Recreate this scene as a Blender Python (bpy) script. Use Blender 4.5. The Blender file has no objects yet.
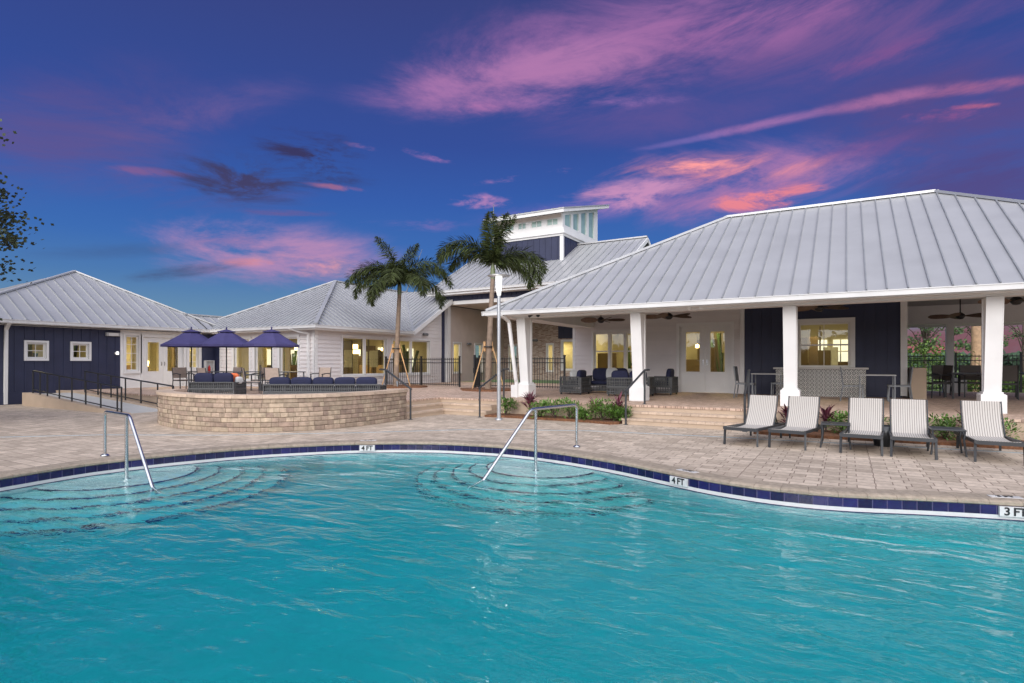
import bpy, math, random
from mathutils import Vector, Matrix, noise as mnoise
from mathutils.geometry import tessellate_polygon
R_=math.radians
SC=bpy.context.scene
COL=SC.collection
rnd=random.Random(7)
# ------------------------------------------------------------------ camera
# world axes follow the buildings: x along the pavilion facade, y into the depth
TH=math.atan2(.507,.862)
RT=Vector((math.cos(TH),math.sin(TH),0)); FW=Vector((-math.sin(TH),math.cos(TH),0))
cam=bpy.data.cameras.new('camera'); co=bpy.data.objects.new('camera',cam); COL.objects.link(co)
co.location=(0,0,1.5); co.rotation_euler=(R_(90),0,TH)
cam.sensor_width=36; cam.lens=569/1024*36; cam.shift_y=(363-341.5)/1024; cam.clip_end=3000; cam.clip_start=.05
SC.camera=co
# ------------------------------------------------------------------ sky
wd=bpy.data.worlds.new('World'); SC.world=wd; wd.use_nodes=True
wt=wd.node_tree; wt.nodes.clear(); WN=wt.nodes; WL=wt.links
class V:
    def __init__(s,sock): s.s=sock
def _in(n,i,v):
    if isinstance(v,V): WL.new(v.s,n.inputs[i])
    else: n.inputs[i].default_value=v
def m(op,a,b=None,c=None,clamp=False):
    n=WN.new('ShaderNodeMath'); n.operation=op; n.use_clamp=clamp
    _in(n,0,a)
    if b is not None: _in(n,1,b)
    if c is not None: _in(n,2,c)
    return V(n.outputs[0])
def add(a,b): return m('ADD',a,b)
def sub(a,b): return m('SUBTRACT',a,b)
def mul(a,b): return m('MULTIPLY',a,b)
def sstep(x,lo,hi):
    n=WN.new('ShaderNodeMapRange'); n.interpolation_type='SMOOTHSTEP'
    _in(n,0,x); n.inputs[1].default_value=lo; n.inputs[2].default_value=hi; n.inputs[3].default_value=0; n.inputs[4].default_value=1
    return V(n.outputs[0])
def mixc(f,a,b):
    n=WN.new('ShaderNodeMix'); n.data_type='RGBA'
    _in(n,0,f)
    for i,v in ((6,a),(7,b)):
        if isinstance(v,V): WL.new(v.s,n.inputs[i])
        else: n.inputs[i].default_value=(*v,1)
    return V(n.outputs[2])
def comb(x,y,z):
    n=WN.new('ShaderNodeCombineXYZ'); _in(n,0,x); _in(n,1,y); _in(n,2,z); return V(n.outputs[0])
def nz(vec,scale,detail=5,rough=.6,dist=0.):
    n=WN.new('ShaderNodeTexNoise'); WL.new(vec.s,n.inputs['Vector']); n.inputs['Scale'].default_value=scale
    n.inputs['Detail'].default_value=detail; n.inputs['Roughness'].default_value=rough; n.inputs['Distortion'].default_value=dist
    return V(n.outputs[0])
tc=WN.new('ShaderNodeTexCoord'); sp=WN.new('ShaderNodeSeparateXYZ'); WL.new(tc.outputs['Generated'],sp.inputs[0])
X,Y_,Z_=[V(o) for o in sp.outputs]
fr=add(mul(X,FW.x),mul(Y_,FW.y)); rr=add(mul(X,RT.x),mul(Y_,RT.y))
az=m('ARCTAN2',rr,fr)                       # bearing from due "forward", radians
el=m('ARCSINE',m('MAXIMUM',m('MINIMUM',Z_,1.),-1.))
# clear dusk gradient by height
cr=WN.new('ShaderNodeValToRGB'); WL.new(mul(el,1/1.57).s,cr.inputs[0])
stops=[(0,(.20,.31,.41)),(.05,(.11,.235,.39)),(.085,(.06,.17,.40)),(.12,(.036,.13,.41)),(.17,(.028,.095,.37)),(.23,(.028,.066,.29)),(.38,(.035,.046,.185)),(.62,(.045,.07,.24)),(1,(.30,.34,.46))]
while len(cr.color_ramp.elements)<len(stops): cr.color_ramp.elements.new(.5)
for e,(p,c) in zip(cr.color_ramp.elements,stops): e.position=p; e.color=(*c,1)
sky=V(cr.outputs[0])
nv=comb(mul(az,1.),mul(el,3.2),0.3)
nv2=comb(add(mul(az,1.),mul(el,.5)),sub(mul(el,4.5),mul(az,.9)),1.7)
N1=nz(nv,2.8,9,.68,.6); N2=nz(nv2,3.6,9,.68,.5); N3=nz(nv,8,8,.68,.5)
def azel(px,py):
    a=math.atan((px-512)/569); return a,math.atan((363-py)/569*math.cos(a))
def cloud(px,py,wx,wy,tilt,col,st,lo,hi,N,na):
    """a bank of cloud centred on a bearing and height, with its long and short reach and its slant"""
    global sky
    a0,e0=azel(px,py); a1,e1=azel(px+1,py); a2,e2=azel(px,py-1)
    A=Matrix(((a1-a0,a2-a0),(e1-e0,e2-e0))); t=R_(tilt); c,s=math.cos(t),math.sin(t)
    B=A@Matrix(((wx*c,-wy*s),(wx*s,wy*c))); I=B.inverted()
    da=sub(az,a0); de=sub(el,e0)
    u=add(mul(da,I[0][0]),mul(de,I[0][1])); v=add(mul(da,I[1][0]),mul(de,I[1][1]))
    q=m('EXPONENT',mul(add(mul(u,u),mul(v,v)),-1.))
    k=sstep(mul(q,add(1-na*.5,mul(sub(N,.5),na*4))),lo,hi)
    sky=mixc(mul(k,st),sky,col)
PK=(.40,.17,.38); OR=(.86,.28,.30); PU=(.11,.075,.24); MG=(.30,.13,.34)
cloud(70,130,170,70,4,PU,.75,.1,.95,N1,.6)
cloud(210,110,110,26,12,(.15,.10,.29),.65,.12,.95,N1,.8)
cloud(180,190,160,26,-4,(.12,.085,.26),.5,.2,1.,N2,.6)
cloud(940,120,150,70,6,(.10,.06,.21),.75,.05,.9,N1,.5)
cloud(980,190,150,50,8,(.08,.05,.19),.8,.1,.9,N2,.5)
cloud(820,40,240,50,8,(.19,.09,.27),.75,.1,1.,N2,.6)
cloud(660,120,150,26,6,(.13,.08,.27),.6,.1,1.,N1,.5)
cloud(610,55,215,60,12,MG,.9,.12,.95,N1,.85)
cloud(510,82,140,32,8,(.36,.16,.38),1.,.1,.9,N1,.7)
cloud(570,62,160,30,13,PK,.9,.15,1.0,N2,.8)
cloud(740,22,150,34,10,(.33,.13,.34),.9,.12,1.0,N2,.7)
cloud(470,108,90,9,2,(.40,.16,.38),.8,.25,1.1,N3,.8)
cloud(600,103,120,10,2,(.30,.15,.40),.7,.25,1.1,N3,.8)
cloud(900,52,120,14,16,(.22,.08,.26),.6,.2,1.,N2,.8)
cloud(690,140,60,4,11,(.20,.14,.42),.6,.2,.9,N3,.5)
cloud(775,122,80,6.5,12,(.32,.15,.38),.85,.2,.9,N3,.5)
cloud(880,101,80,9,10,(.36,.14,.32),.9,.2,.9,N3,.5)
cloud(985,87,80,9,9,(.34,.12,.27),.9,.2,.9,N3,.5)
cloud(960,112,90,14,4,(.32,.09,.25),.8,.25,1.,N3,.8)
cloud(985,106,50,4,2,(.50,.13,.22),.8,.25,.9,N3,.7)
cloud(860,150,90,16,12,(.20,.08,.26),.6,.2,1.,N2,.8)
cloud(740,186,165,42,4,(.38,.17,.38),.9,.12,.85,N1,.85)
cloud(715,172,100,20,3,OR,1.,.15,.85,N2,.8)
cloud(700,168,60,11,2,(1.0,.34,.32),.95,.2,.9,N3,.9)
cloud(770,198,80,13,8,(.80,.22,.25),.9,.18,.8,N3,1.)
cloud(630,195,85,18,10,(.56,.26,.46),.9,.14,.85,N3,.8)
cloud(560,215,100,14,4,(.26,.15,.44),.6,.2,1.,N2,.6)
cloud(525,177,60,5,8,(.42,.20,.44),.85,.25,.95,N3,.9)
cloud(480,203,40,10,0,(.50,.23,.46),.85,.25,.95,N3,.9)
cloud(430,157,40,5,-14,(.34,.16,.40),.7,.3,.95,N3,.9)
cloud(362,147,26,4,-12,(.34,.16,.36),.7,.3,.95,N3,.9)
cloud(420,225,60,8,0,(.22,.15,.42),.6,.25,1.,N3,.8)
cloud(265,252,130,34,-6,(.40,.22,.42),1.,.12,.9,N1,.85)
cloud(215,238,60,12,-6,(.44,.20,.36),.8,.2,.95,N2,.8)
cloud(310,266,70,13,-3,(.80,.32,.34),.95,.2,.9,N2,.9)
cloud(250,262,60,5,0,(.60,.22,.28),.8,.3,1.,N3,.9)
cloud(150,172,60,6,-4,(.22,.10,.26),.7,.25,.95,N3,.8)
cloud(290,213,60,5,-2,(.17,.08,.22),.6,.25,.95,N3,.8)
cloud(240,178,70,26,-8,(.045,.038,.11),.95,.1,.8,N3,1.)
cloud(315,158,56,27,-14,(.034,.030,.105),1.,.1,.75,N3,1.)
cloud(335,187,40,4,-8,(.36,.14,.26),.7,.3,.95,N3,.9)
cloud(185,272,70,9,8,(.05,.075,.18),.75,.2,.9,N2,.8)
cloud(120,250,100,10,2,(.045,.10,.26),.5,.2,1.,N2,.6)
cloud(800,-420,260,150,-8,(.62,.62,.66),.9,.25,.8,N2,1.)
cloud(980,345,150,28,0,(.19,.085,.115),1.,.1,.8,N1,.6)
cloud(930,350,70,7,2,(.42,.13,.15),.9,.25,.9,N3,.8)
cloud(1000,325,80,8,2,(.13,.065,.13),.9,.25,.9,N3,.8)
# unseen sky behind the viewer, brightened with added cloud to light the scene
BACK=2.35
N4=nz(comb(mul(X,2.),mul(Y_,2.),mul(Z_,4.)),1.6,5,.6,.4)
bk=sstep(add(mul(fr,-1.),mul(Z_,.35)),.02,.75)
bright=mixc(sstep(N4,.35,.7),(.62*BACK,.66*BACK,.80*BACK),(1.0*BACK,.96*BACK,.96*BACK))
sky=mixc(mul(bk,sstep(el,-.15,.12)),sky,bright)
sky=mixc(sstep(el,-.12,-.01),(.10,.11,.11),sky)
bg=WN.new('ShaderNodeBackground'); WL.new(sky.s,bg.inputs[0]); bg.inputs[1].default_value=1.
nis=WN.new('ShaderNodeTexSky'); nis.sky_type='NISHITA'; nis.sun_disc=False; nis.sun_elevation=R_(4); nis.sun_rotation=R_(150)
bg2=WN.new('ShaderNodeBackground'); WL.new(nis.outputs[0],bg2.inputs[0]); bg2.inputs[1].default_value=.004
ash=WN.new('ShaderNodeAddShader'); WL.new(bg.outputs[0],ash.inputs[0]); WL.new(bg2.outputs[0],ash.inputs[1])
wo=WN.new('ShaderNodeOutputWorld'); WL.new(ash.outputs[0],wo.inputs[0])
# ------------------------------------------------------------------ soft evening light
sl=bpy.data.lights.new('evening_light','SUN'); sl.energy=1.6; sl.angle=R_(28); sl.color=(1,.95,.9)
so=bpy.data.objects.new('evening_light',sl); COL.objects.link(so)
so.rotation_euler=Vector((-.14,.88,-.38)).to_track_quat('-Z','Y').to_euler()
vs=SC.view_settings; vs.view_transform='Standard'; vs.look='None'; vs.gamma=1; vs.use_curve_mapping=False; vs.exposure=0.12
cy=SC.cycles; cy.use_denoising=True; cy.max_bounces=10; cy.transparent_max_bounces=24; cy.transmission_bounces=8
cy.caustics_refractive=True; cy.caustics_reflective=True; cy.sample_clamp_indirect=4

# ------------------------------------------------------------------ materials
MATS={}
def mat(name,col,rough=.6,metal=0.,var=.12,vs_=3.,bump=0.,bs=40.,tint=0.,spec=.5,coords='pos',emit=None,est=0.,col2=None):
    if name in MATS: return MATS[name]
    M=bpy.data.materials.new(name); M.use_nodes=True; nt=M.node_tree; b=nt.nodes['Principled BSDF']; L=nt.links
    b.inputs['Roughness'].default_value=rough; b.inputs['Metallic'].default_value=metal
    b.inputs['Specular IOR Level'].default_value=spec
    if coords=='pos': g=nt.nodes.new('ShaderNodeNewGeometry'); vec=g.outputs['Position']
    else: g=nt.nodes.new('ShaderNodeTexCoord'); vec=g.outputs['Object']
    n=nt.nodes.new('ShaderNodeTexNoise'); L.new(vec,n.inputs['Vector']); n.inputs['Scale'].default_value=vs_; n.inputs['Detail'].default_value=5
    mr=nt.nodes.new('ShaderNodeMapRange'); L.new(n.outputs[0],mr.inputs[0]); mr.inputs[1].default_value=.25; mr.inputs[2].default_value=.75
    mr.inputs[3].default_value=1-var; mr.inputs[4].default_value=1+var
    fac=mr.outputs[0]
    if tint:
        a=nt.nodes.new('ShaderNodeAttribute'); a.attribute_name='tint'
        m2=nt.nodes.new('ShaderNodeMapRange'); L.new(a.outputs['Fac'],m2.inputs[0]); m2.inputs[3].default_value=1-tint; m2.inputs[4].default_value=1+tint
        mm=nt.nodes.new('ShaderNodeMath'); mm.operation='MULTIPLY'; L.new(fac,mm.inputs[0]); L.new(m2.outputs[0],mm.inputs[1]); fac=mm.outputs[0]
    vm=nt.nodes.new('ShaderNodeVectorMath'); vm.operation='SCALE'; vm.inputs[0].default_value=col; L.new(fac,vm.inputs['Scale'])
    if col2:
        fm=nt.nodes.new('ShaderNodeMath'); fm.operation='MULTIPLY'; L.new(a.outputs['Fac'],fm.inputs[0]); fm.inputs[1].default_value=13.7
        ff=nt.nodes.new('ShaderNodeMath'); ff.operation='FRACT'; L.new(fm.outputs[0],ff.inputs[0])
        mc=nt.nodes.new('ShaderNodeMix'); mc.data_type='RGBA'; L.new(ff.outputs[0],mc.inputs[0]); mc.inputs[6].default_value=(*col,1); mc.inputs[7].default_value=(*col2,1); L.new(mc.outputs[2],vm.inputs[0])
    L.new(vm.outputs[0],b.inputs['Base Color'])
    if bump:
        n2=nt.nodes.new('ShaderNodeTexNoise'); L.new(vec,n2.inputs['Vector']); n2.inputs['Scale'].default_value=bs; n2.inputs['Detail'].default_value=4
        bp=nt.nodes.new('ShaderNodeBump'); bp.inputs['Strength'].default_value=bump; bp.inputs['Distance'].default_value=.01
        L.new(n2.outputs[0],bp.inputs['Height']); L.new(bp.outputs[0],b.inputs['Normal'])
    if emit: b.inputs['Emission Color'].default_value=(*emit,1); b.inputs['Emission Strength'].default_value=est
    MATS[name]=M; return M
WHITE=mat('white_trim_paint',(.74,.73,.71),.5,var=.05,vs_=2)
SIDING=mat('pale_lap_siding',(.72,.68,.66),.6,var=.05,vs_=1.5,tint=.03)
NAVY=mat('navy_board_siding',(.022,.027,.065),.55,var=.15,vs_=2)
ROOF=mat('galvanised_metal_roof',(.475,.475,.475),.38,.34,var=.09,vs_=.9,tint=.05)
SEAMM=mat('roof_seam_and_shade',(.38,.39,.395),.45,.5,var=.12,vs_=3)  # seams darker than the sheet, their shade put into the colour
CEIL=mat('grey_ceiling_boards',(.36,.35,.34),.7,var=.06)
BEIGE=mat('beige_stucco',(.60,.51,.45),.8,var=.06,vs_=2,bump=.3,bs=60)
ALU=mat('brushed_steel',(.62,.63,.64),.22,1.,var=.08,vs_=10)
BLACK=mat('black_powder_coat',(.012,.013,.015),.4,var=.2,vs_=5)
CHAR=mat('charcoal_metal',(.035,.038,.042),.42,var=.15,vs_=6)
GREYMETAL=mat('grey_metal_frame',(.16,.17,.18),.4,var=.12,vs_=6)
WICK=mat('dark_wicker',(.075,.078,.08),.6,var=.35,vs_=30,bump=.8,bs=60,tint=.3)
NAVYC=mat('navy_cushion_fabric',(.014,.017,.052),.85,var=.15,vs_=8,bump=.4,bs=120)
UMB=mat('violet_canopy_fabric',(.060,.052,.155),.8,var=.14,vs_=4)
GREYC=mat('light_grey_fabric',(.52,.53,.52),.9,var=.1,vs_=9,bump=.3,bs=90)
ORC=mat('orange_fabric',(.72,.17,.06),.85,var=.1)
SLINGB=mat('tan_sling_fabric',(.42,.33,.27),.8,var=.12,vs_=12)
WOOD=mat('raw_lumber',(.50,.30,.14),.7,var=.2,vs_=8,bump=.4,bs=40)
BLADE=mat('weathered_fan_wood',(.15,.095,.06),.6,var=.4,vs_=14,coords='obj')
CONC=mat('pale_concrete',(.50,.49,.46),.85,var=.08,vs_=1.4,bump=.5,bs=60)
STUCCO=mat('tan_stucco',(.48,.37,.27),.85,var=.08,vs_=2,bump=.6,bs=70)
MULCH=mat('pine_bark_mulch',(.17,.075,.035),.95,var=.5,vs_=20,bump=1.,bs=35)
PLASTER=mat('pool_plaster',(.47,.74,.74),.7,var=.07,vs_=1.6)
WHITETILE=mat('white_pool_tile',(.62,.61,.60),.25,var=.06,vs_=12)
NAVYTILE=mat('navy_pool_tile',(.013,.011,.07),.18,var=.25,vs_=9,tint=.4)
GROUT=mat('tile_grout',(.10,.09,.19),.8,var=.1)
COPE=mat('coping_stone',(.33,.27,.205),.75,var=.25,vs_=14,bump=.8,bs=50,tint=.08)
STONE=mat('tumbled_wall_block',(.44,.35,.25),.85,var=.28,vs_=11,bump=1.,bs=45,tint=.20,col2=(.33,.24,.185))
CAPM=mat('wall_cap_stone',(.52,.40,.30),.8,var=.15,vs_=10,bump=.6,bs=50,tint=.14)
BACKW=mat('mortar_shade',(.26,.19,.13),.9,var=.1)
PAINTBLK=mat('black_lettering',(.01,.01,.012),.5,var=.05)
LEAF=mat('shrub_leaf',(.095,.19,.03),.55,var=.45,vs_=7,tint=.5)
REDLEAF=mat('cordyline_leaf',(.10,.018,.035),.5,var=.4,vs_=9,tint=.5)
OLEAF=mat('oak_leaf',(.035,.05,.022),.6,var=.4,vs_=5,tint=.5)
PLEAF=mat('palm_leaflet',(.052,.070,.016),.75,var=.3,vs_=3,tint=.5)
CROWNS=mat('green_crownshaft',(.17,.20,.10),.5,var=.2,vs_=4)
PTRUNK=mat('palm_trunk_bark',(.23,.17,.125),.85,var=.25,vs_=9,bump=.8,bs=25)
BARK=mat('tree_bark',(.08,.06,.045),.9,var=.3,vs_=10,bump=.8,bs=20)
WARMW=mat('warm_interior_wall',(.55,.50,.36),.8,var=.06)
FLOORI=mat('interior_floor',(.32,.23,.14),.4,var=.1)
CURT=mat('cream_curtain',(.62,.55,.38),.9,var=.1,vs_=3)
LAMPE=mat('lit_lamp',(.9,.8,.6),.5,emit=(1,.72,.36),est=7.)
GLOWW=mat('lamp_and_panel_glow',(.95,.95,.9),.5,emit=(1,.97,.93),est=1.1)  # glow of lamp heads and shades, and of panels added behind windows
ROAD=None
GRASS=mat('mown_grass',(.10,.15,.035),.95,var=.35,vs_=.6,bump=.8,bs=25)
HEDGEM=mat('distant_hedge',(.045,.085,.045),.9,var=.4,vs_=1.5,tint=.5)
REDP=mat('red_extinguisher',(.5,.02,.015),.35,var=.05)

def glass(name,tint=(.85,.9,.86),refl=1.5):
    M=bpy.data.materials.new(name); M.use_nodes=True; nt=M.node_tree; nt.nodes.clear(); L=nt.links
    o=nt.nodes.new('ShaderNodeOutputMaterial'); mx=nt.nodes.new('ShaderNodeMixShader'); f=nt.nodes.new('ShaderNodeFresnel'); f.inputs[0].default_value=refl
    t=nt.nodes.new('ShaderNodeBsdfTransparent'); t.inputs[0].default_value=(*tint,1)
    g=nt.nodes.new('ShaderNodeBsdfGlossy'); g.inputs['Roughness'].default_value=.02; g.inputs[0].default_value=(.9,.95,.95,1)
    tcn=nt.nodes.new('ShaderNodeNewGeometry'); n=nt.nodes.new('ShaderNodeTexNoise'); n.inputs['Scale'].default_value=1.3; L.new(tcn.outputs['Position'],n.inputs['Vector'])
    b=nt.nodes.new('ShaderNodeBump'); b.inputs['Strength'].default_value=.06; b.inputs['Distance'].default_value=.05; L.new(n.outputs[0],b.inputs['Height']); L.new(b.outputs[0],g.inputs['Normal'])
    L.new(f.outputs[0],mx.inputs[0]); L.new(t.outputs[0],mx.inputs[1]); L.new(g.outputs[0],mx.inputs[2]); L.new(mx.outputs[0],o.inputs[0])
    return M
GLASS=glass('window_glass',(.80,.80,.60),2.0)
TGLASS=mat('painted_reflection_glass',(.30,.43,.37),.12,var=.25,vs_=1.5,spec=1.)  # pale green sky reflection put into the colour of opaque panes

def paver(name,c1,c2,mortar,rot,bw,rh,noise_amt=.16):
    M=bpy.data.materials.new(name); M.use_nodes=True; nt=M.node_tree; L=nt.links; b=nt.nodes['Principled BSDF']
    g=nt.nodes.new('ShaderNodeNewGeometry'); mp=nt.nodes.new('ShaderNodeMapping'); mp.inputs['Rotation'].default_value=(0,0,rot)
    L.new(g.outputs['Position'],mp.inputs[0])
    def brick(bw_,rh_,off,sq,sf):
        t=nt.nodes.new('ShaderNodeTexBrick'); L.new(mp.outputs[0],t.inputs['Vector'])
        t.offset=off; t.squash=sq; t.squash_frequency=sf
        t.inputs['Scale'].default_value=1; t.inputs['Brick Width'].default_value=bw_; t.inputs['Row Height'].default_value=rh_
        t.inputs['Mortar Size'].default_value=.0075; t.inputs['Mortar Smooth'].default_value=.4; t.inputs['Bias'].default_value=0
        t.inputs['Color1'].default_value=(*c1,1); t.inputs['Color2'].default_value=(*c2,1); t.inputs['Mortar'].default_value=(*mortar,1); return t
    t=brick(bw,rh,.43,.62,2)
    n=nt.nodes.new('ShaderNodeTexNoise'); L.new(g.outputs['Position'],n.inputs['Vector']); n.inputs['Scale'].default_value=14; n.inputs['Detail'].default_value=6
    n3=nt.nodes.new('ShaderNodeTexNoise'); L.new(g.outputs['Position'],n3.inputs['Vector']); n3.inputs['Scale'].default_value=.6; n3.inputs['Detail'].default_value=4
    def mrn(s,lo,hi):
        q=nt.nodes.new('ShaderNodeMapRange'); L.new(s,q.inputs[0]); q.inputs[1].default_value=.3; q.inputs[2].default_value=.7; q.inputs[3].default_value=lo; q.inputs[4].default_value=hi; return q.outputs[0]
    a=mrn(n.outputs[0],1-noise_amt,1+noise_amt); c=mrn(n3.outputs[0],.86,1.09)
    mm=nt.nodes.new('ShaderNodeMath'); mm.operation='MULTIPLY'; L.new(a,mm.inputs[0]); L.new(c,mm.inputs[1])
    vm=nt.nodes.new('ShaderNodeVectorMath'); vm.operation='SCALE'; L.new(t.outputs[0],vm.inputs[0]); L.new(mm.outputs[0],vm.inputs['Scale'])
    L.new(vm.outputs[0],b.inputs['Base Color']); b.inputs['Roughness'].default_value=.78
    ad=nt.nodes.new('ShaderNodeMath'); ad.operation='MULTIPLY_ADD'; L.new(t.outputs['Fac'],ad.inputs[0]); ad.inputs[1].default_value=-1.; L.new(n.outputs[0],ad.inputs[2])
    bp=nt.nodes.new('ShaderNodeBump'); bp.inputs['Strength'].default_value=.5; bp.inputs['Distance'].default_value=.006; L.new(ad.outputs[0],bp.inputs['Height']); L.new(bp.outputs[0],b.inputs['Normal'])
    return M
DECKM=paver('tan_concrete_pavers',(.40,.325,.25),(.60,.495,.39),(.24,.18,.14),0,.31,.2)
PORCHM=paver('reddish_brick_pavers',(.47,.33,.245),(.64,.475,.365),(.24,.16,.12),R_(45),.21,.105)
def brickwall():
    M=bpy.data.materials.new('tumbled_brick_wall'); M.use_nodes=True; nt=M.node_tree; L=nt.links; b=nt.nodes['Principled BSDF']
    g=nt.nodes.new('ShaderNodeNewGeometry'); s=nt.nodes.new('ShaderNodeSeparateXYZ'); c=nt.nodes.new('ShaderNodeCombineXYZ'); L.new(g.outputs['Position'],s.inputs[0])
    a=nt.nodes.new('ShaderNodeMath'); L.new(s.outputs[0],a.inputs[0]); L.new(s.outputs[1],a.inputs[1]); L.new(a.outputs[0],c.inputs[0]); L.new(s.outputs[2],c.inputs[1])
    t=nt.nodes.new('ShaderNodeTexBrick'); L.new(c.outputs[0],t.inputs['Vector']); t.inputs['Scale'].default_value=1; t.inputs['Brick Width'].default_value=.21; t.inputs['Row Height'].default_value=.075
    t.inputs['Mortar Size'].default_value=.008; t.inputs['Color1'].default_value=(.25,.15,.11,1); t.inputs['Color2'].default_value=(.52,.42,.34,1); t.inputs['Mortar'].default_value=(.5,.45,.4,1)
    L.new(t.outputs[0],b.inputs['Base Color']); b.inputs['Roughness'].default_value=.85; return M
BRICKM=brickwall()
def stripes():
    M=bpy.data.materials.new('striped_sling_fabric'); M.use_nodes=True; nt=M.node_tree; L=nt.links; b=nt.nodes['Principled BSDF']
    g=nt.nodes.new('ShaderNodeTexCoord'); w=nt.nodes.new('ShaderNodeTexWave'); w.bands_direction='X'; L.new(g.outputs['Object'],w.inputs[0]); w.inputs['Scale'].default_value=9.5; w.inputs['Distortion'].default_value=.3; w.inputs['Detail Scale'].default_value=3
    mx=nt.nodes.new('ShaderNodeMix'); mx.data_type='RGBA'; mx.inputs[6].default_value=(.52,.485,.44,1); mx.inputs[7].default_value=(.25,.23,.21,1)
    q=nt.nodes.new('ShaderNodeMapRange'); L.new(w.outputs[1],q.inputs[0]); q.inputs[1].default_value=.55; q.inputs[2].default_value=.85
    L.new(q.outputs[0],mx.inputs[0]); L.new(mx.outputs[2],b.inputs['Base Color']); b.inputs['Roughness'].default_value=.8; return M
STRIPE=stripes()
def tilefront():
    M=bpy.data.materials.new('patterned_bar_tile'); M.use_nodes=True; nt=M.node_tree; L=nt.links; b=nt.nodes['Principled BSDF']
    g=nt.nodes.new('ShaderNodeNewGeometry'); s=nt.nodes.new('ShaderNodeSeparateXYZ'); L.new(g.outputs['Position'],s.inputs[0])
    def mt(op,a,b_=None):
        n=nt.nodes.new('ShaderNodeMath'); n.operation=op
        for i,v in enumerate((a,b_)):
            if v is None: continue
            if isinstance(v,(int,float)): n.inputs[i].default_value=v
            else: L.new(v,n.inputs[i])
        return n.outputs[0]
    P=.125
    u=mt('SUBTRACT',mt('FRACT',mt('DIVIDE',s.outputs[0],P)),.5); v=mt('SUBTRACT',mt('FRACT',mt('DIVIDE',s.outputs[2],P)),.5)
    r=mt('SQRT',mt('ADD',mt('MULTIPLY',u,u),mt('MULTIPLY',v,v)))
    d=mt('ADD',mt('ABSOLUTE',u),mt('ABSOLUTE',v))
    ring=mt('LESS_THAN',mt('ABSOLUTE',mt('SUBTRACT',r,.36)),.085); dot=mt('LESS_THAN',r,.13); cor=mt('GREATER_THAN',d,.84)
    f=mt('MAXIMUM',mt('MAXIMUM',ring,dot),cor)
    mx=nt.nodes.new('ShaderNodeMix'); mx.data_type='RGBA'; mx.inputs[6].default_value=(.70,.68,.62,1); mx.inputs[7].default_value=(.05,.052,.055,1)
    L.new(f,mx.inputs[0]); L.new(mx.outputs[2],b.inputs['Base Color']); b.inputs['Roughness'].default_value=.35; return M
TILEF=tilefront()
def watermat():
    M=bpy.data.materials.new('pool_water'); M.use_nodes=True; nt=M.node_tree; nt.nodes.clear(); L=nt.links
    o=nt.nodes.new('ShaderNodeOutputMaterial'); g=nt.nodes.new('ShaderNodeBsdfGlass'); g.inputs['IOR'].default_value=1.33; g.inputs['Roughness'].default_value=.0
    va=nt.nodes.new('ShaderNodeVolumeAbsorption'); va.inputs['Color'].default_value=(0.0,.84,.865,1); va.inputs['Density'].default_value=1.12
    p=nt.nodes.new('ShaderNodeNewGeometry')
    def nn(sc,stretch,rot,det=3,dist=0.):
        mp=nt.nodes.new('ShaderNodeMapping'); mp.inputs['Scale'].default_value=stretch; mp.inputs['Rotation'].default_value=(0,0,rot); L.new(p.outputs['Position'],mp.inputs[0])
        n=nt.nodes.new('ShaderNodeTexNoise'); n.inputs['Scale'].default_value=sc; n.inputs['Detail'].default_value=det; n.inputs['Roughness'].default_value=.5; n.inputs['Distortion'].default_value=dist; L.new(mp.outputs[0],n.inputs['Vector']); return n.outputs[0]
    a=nn(1.5,(.6,1.25,1),-TH+.25,2,.5); b=nn(4.6,(.55,1.2,1),-TH+.1,3,.6); c=nn(12,(.7,1.2,1),-TH-.1,2,.4)
    def ma(x,k,y=None):
        n=nt.nodes.new('ShaderNodeMath'); n.operation='MULTIPLY_ADD'; L.new(x,n.inputs[0]); n.inputs[1].default_value=k
        if y is None: n.inputs[2].default_value=0
        else: L.new(y,n.inputs[2])
        return n.outputs[0]
    h=ma(a,1.15,ma(b,.40,ma(c,.13)))
    bp=nt.nodes.new('ShaderNodeBump'); bp.inputs['Strength'].default_value=1.; bp.inputs['Distance'].default_value=.05
    L.new(h,bp.inputs['Height']); L.new(bp.outputs[0],g.inputs['Normal'])
    L.new(g.outputs[0],o.inputs['Surface']); L.new(va.outputs[0],o.inputs['Volume']); return M
WATER=watermat()

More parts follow.
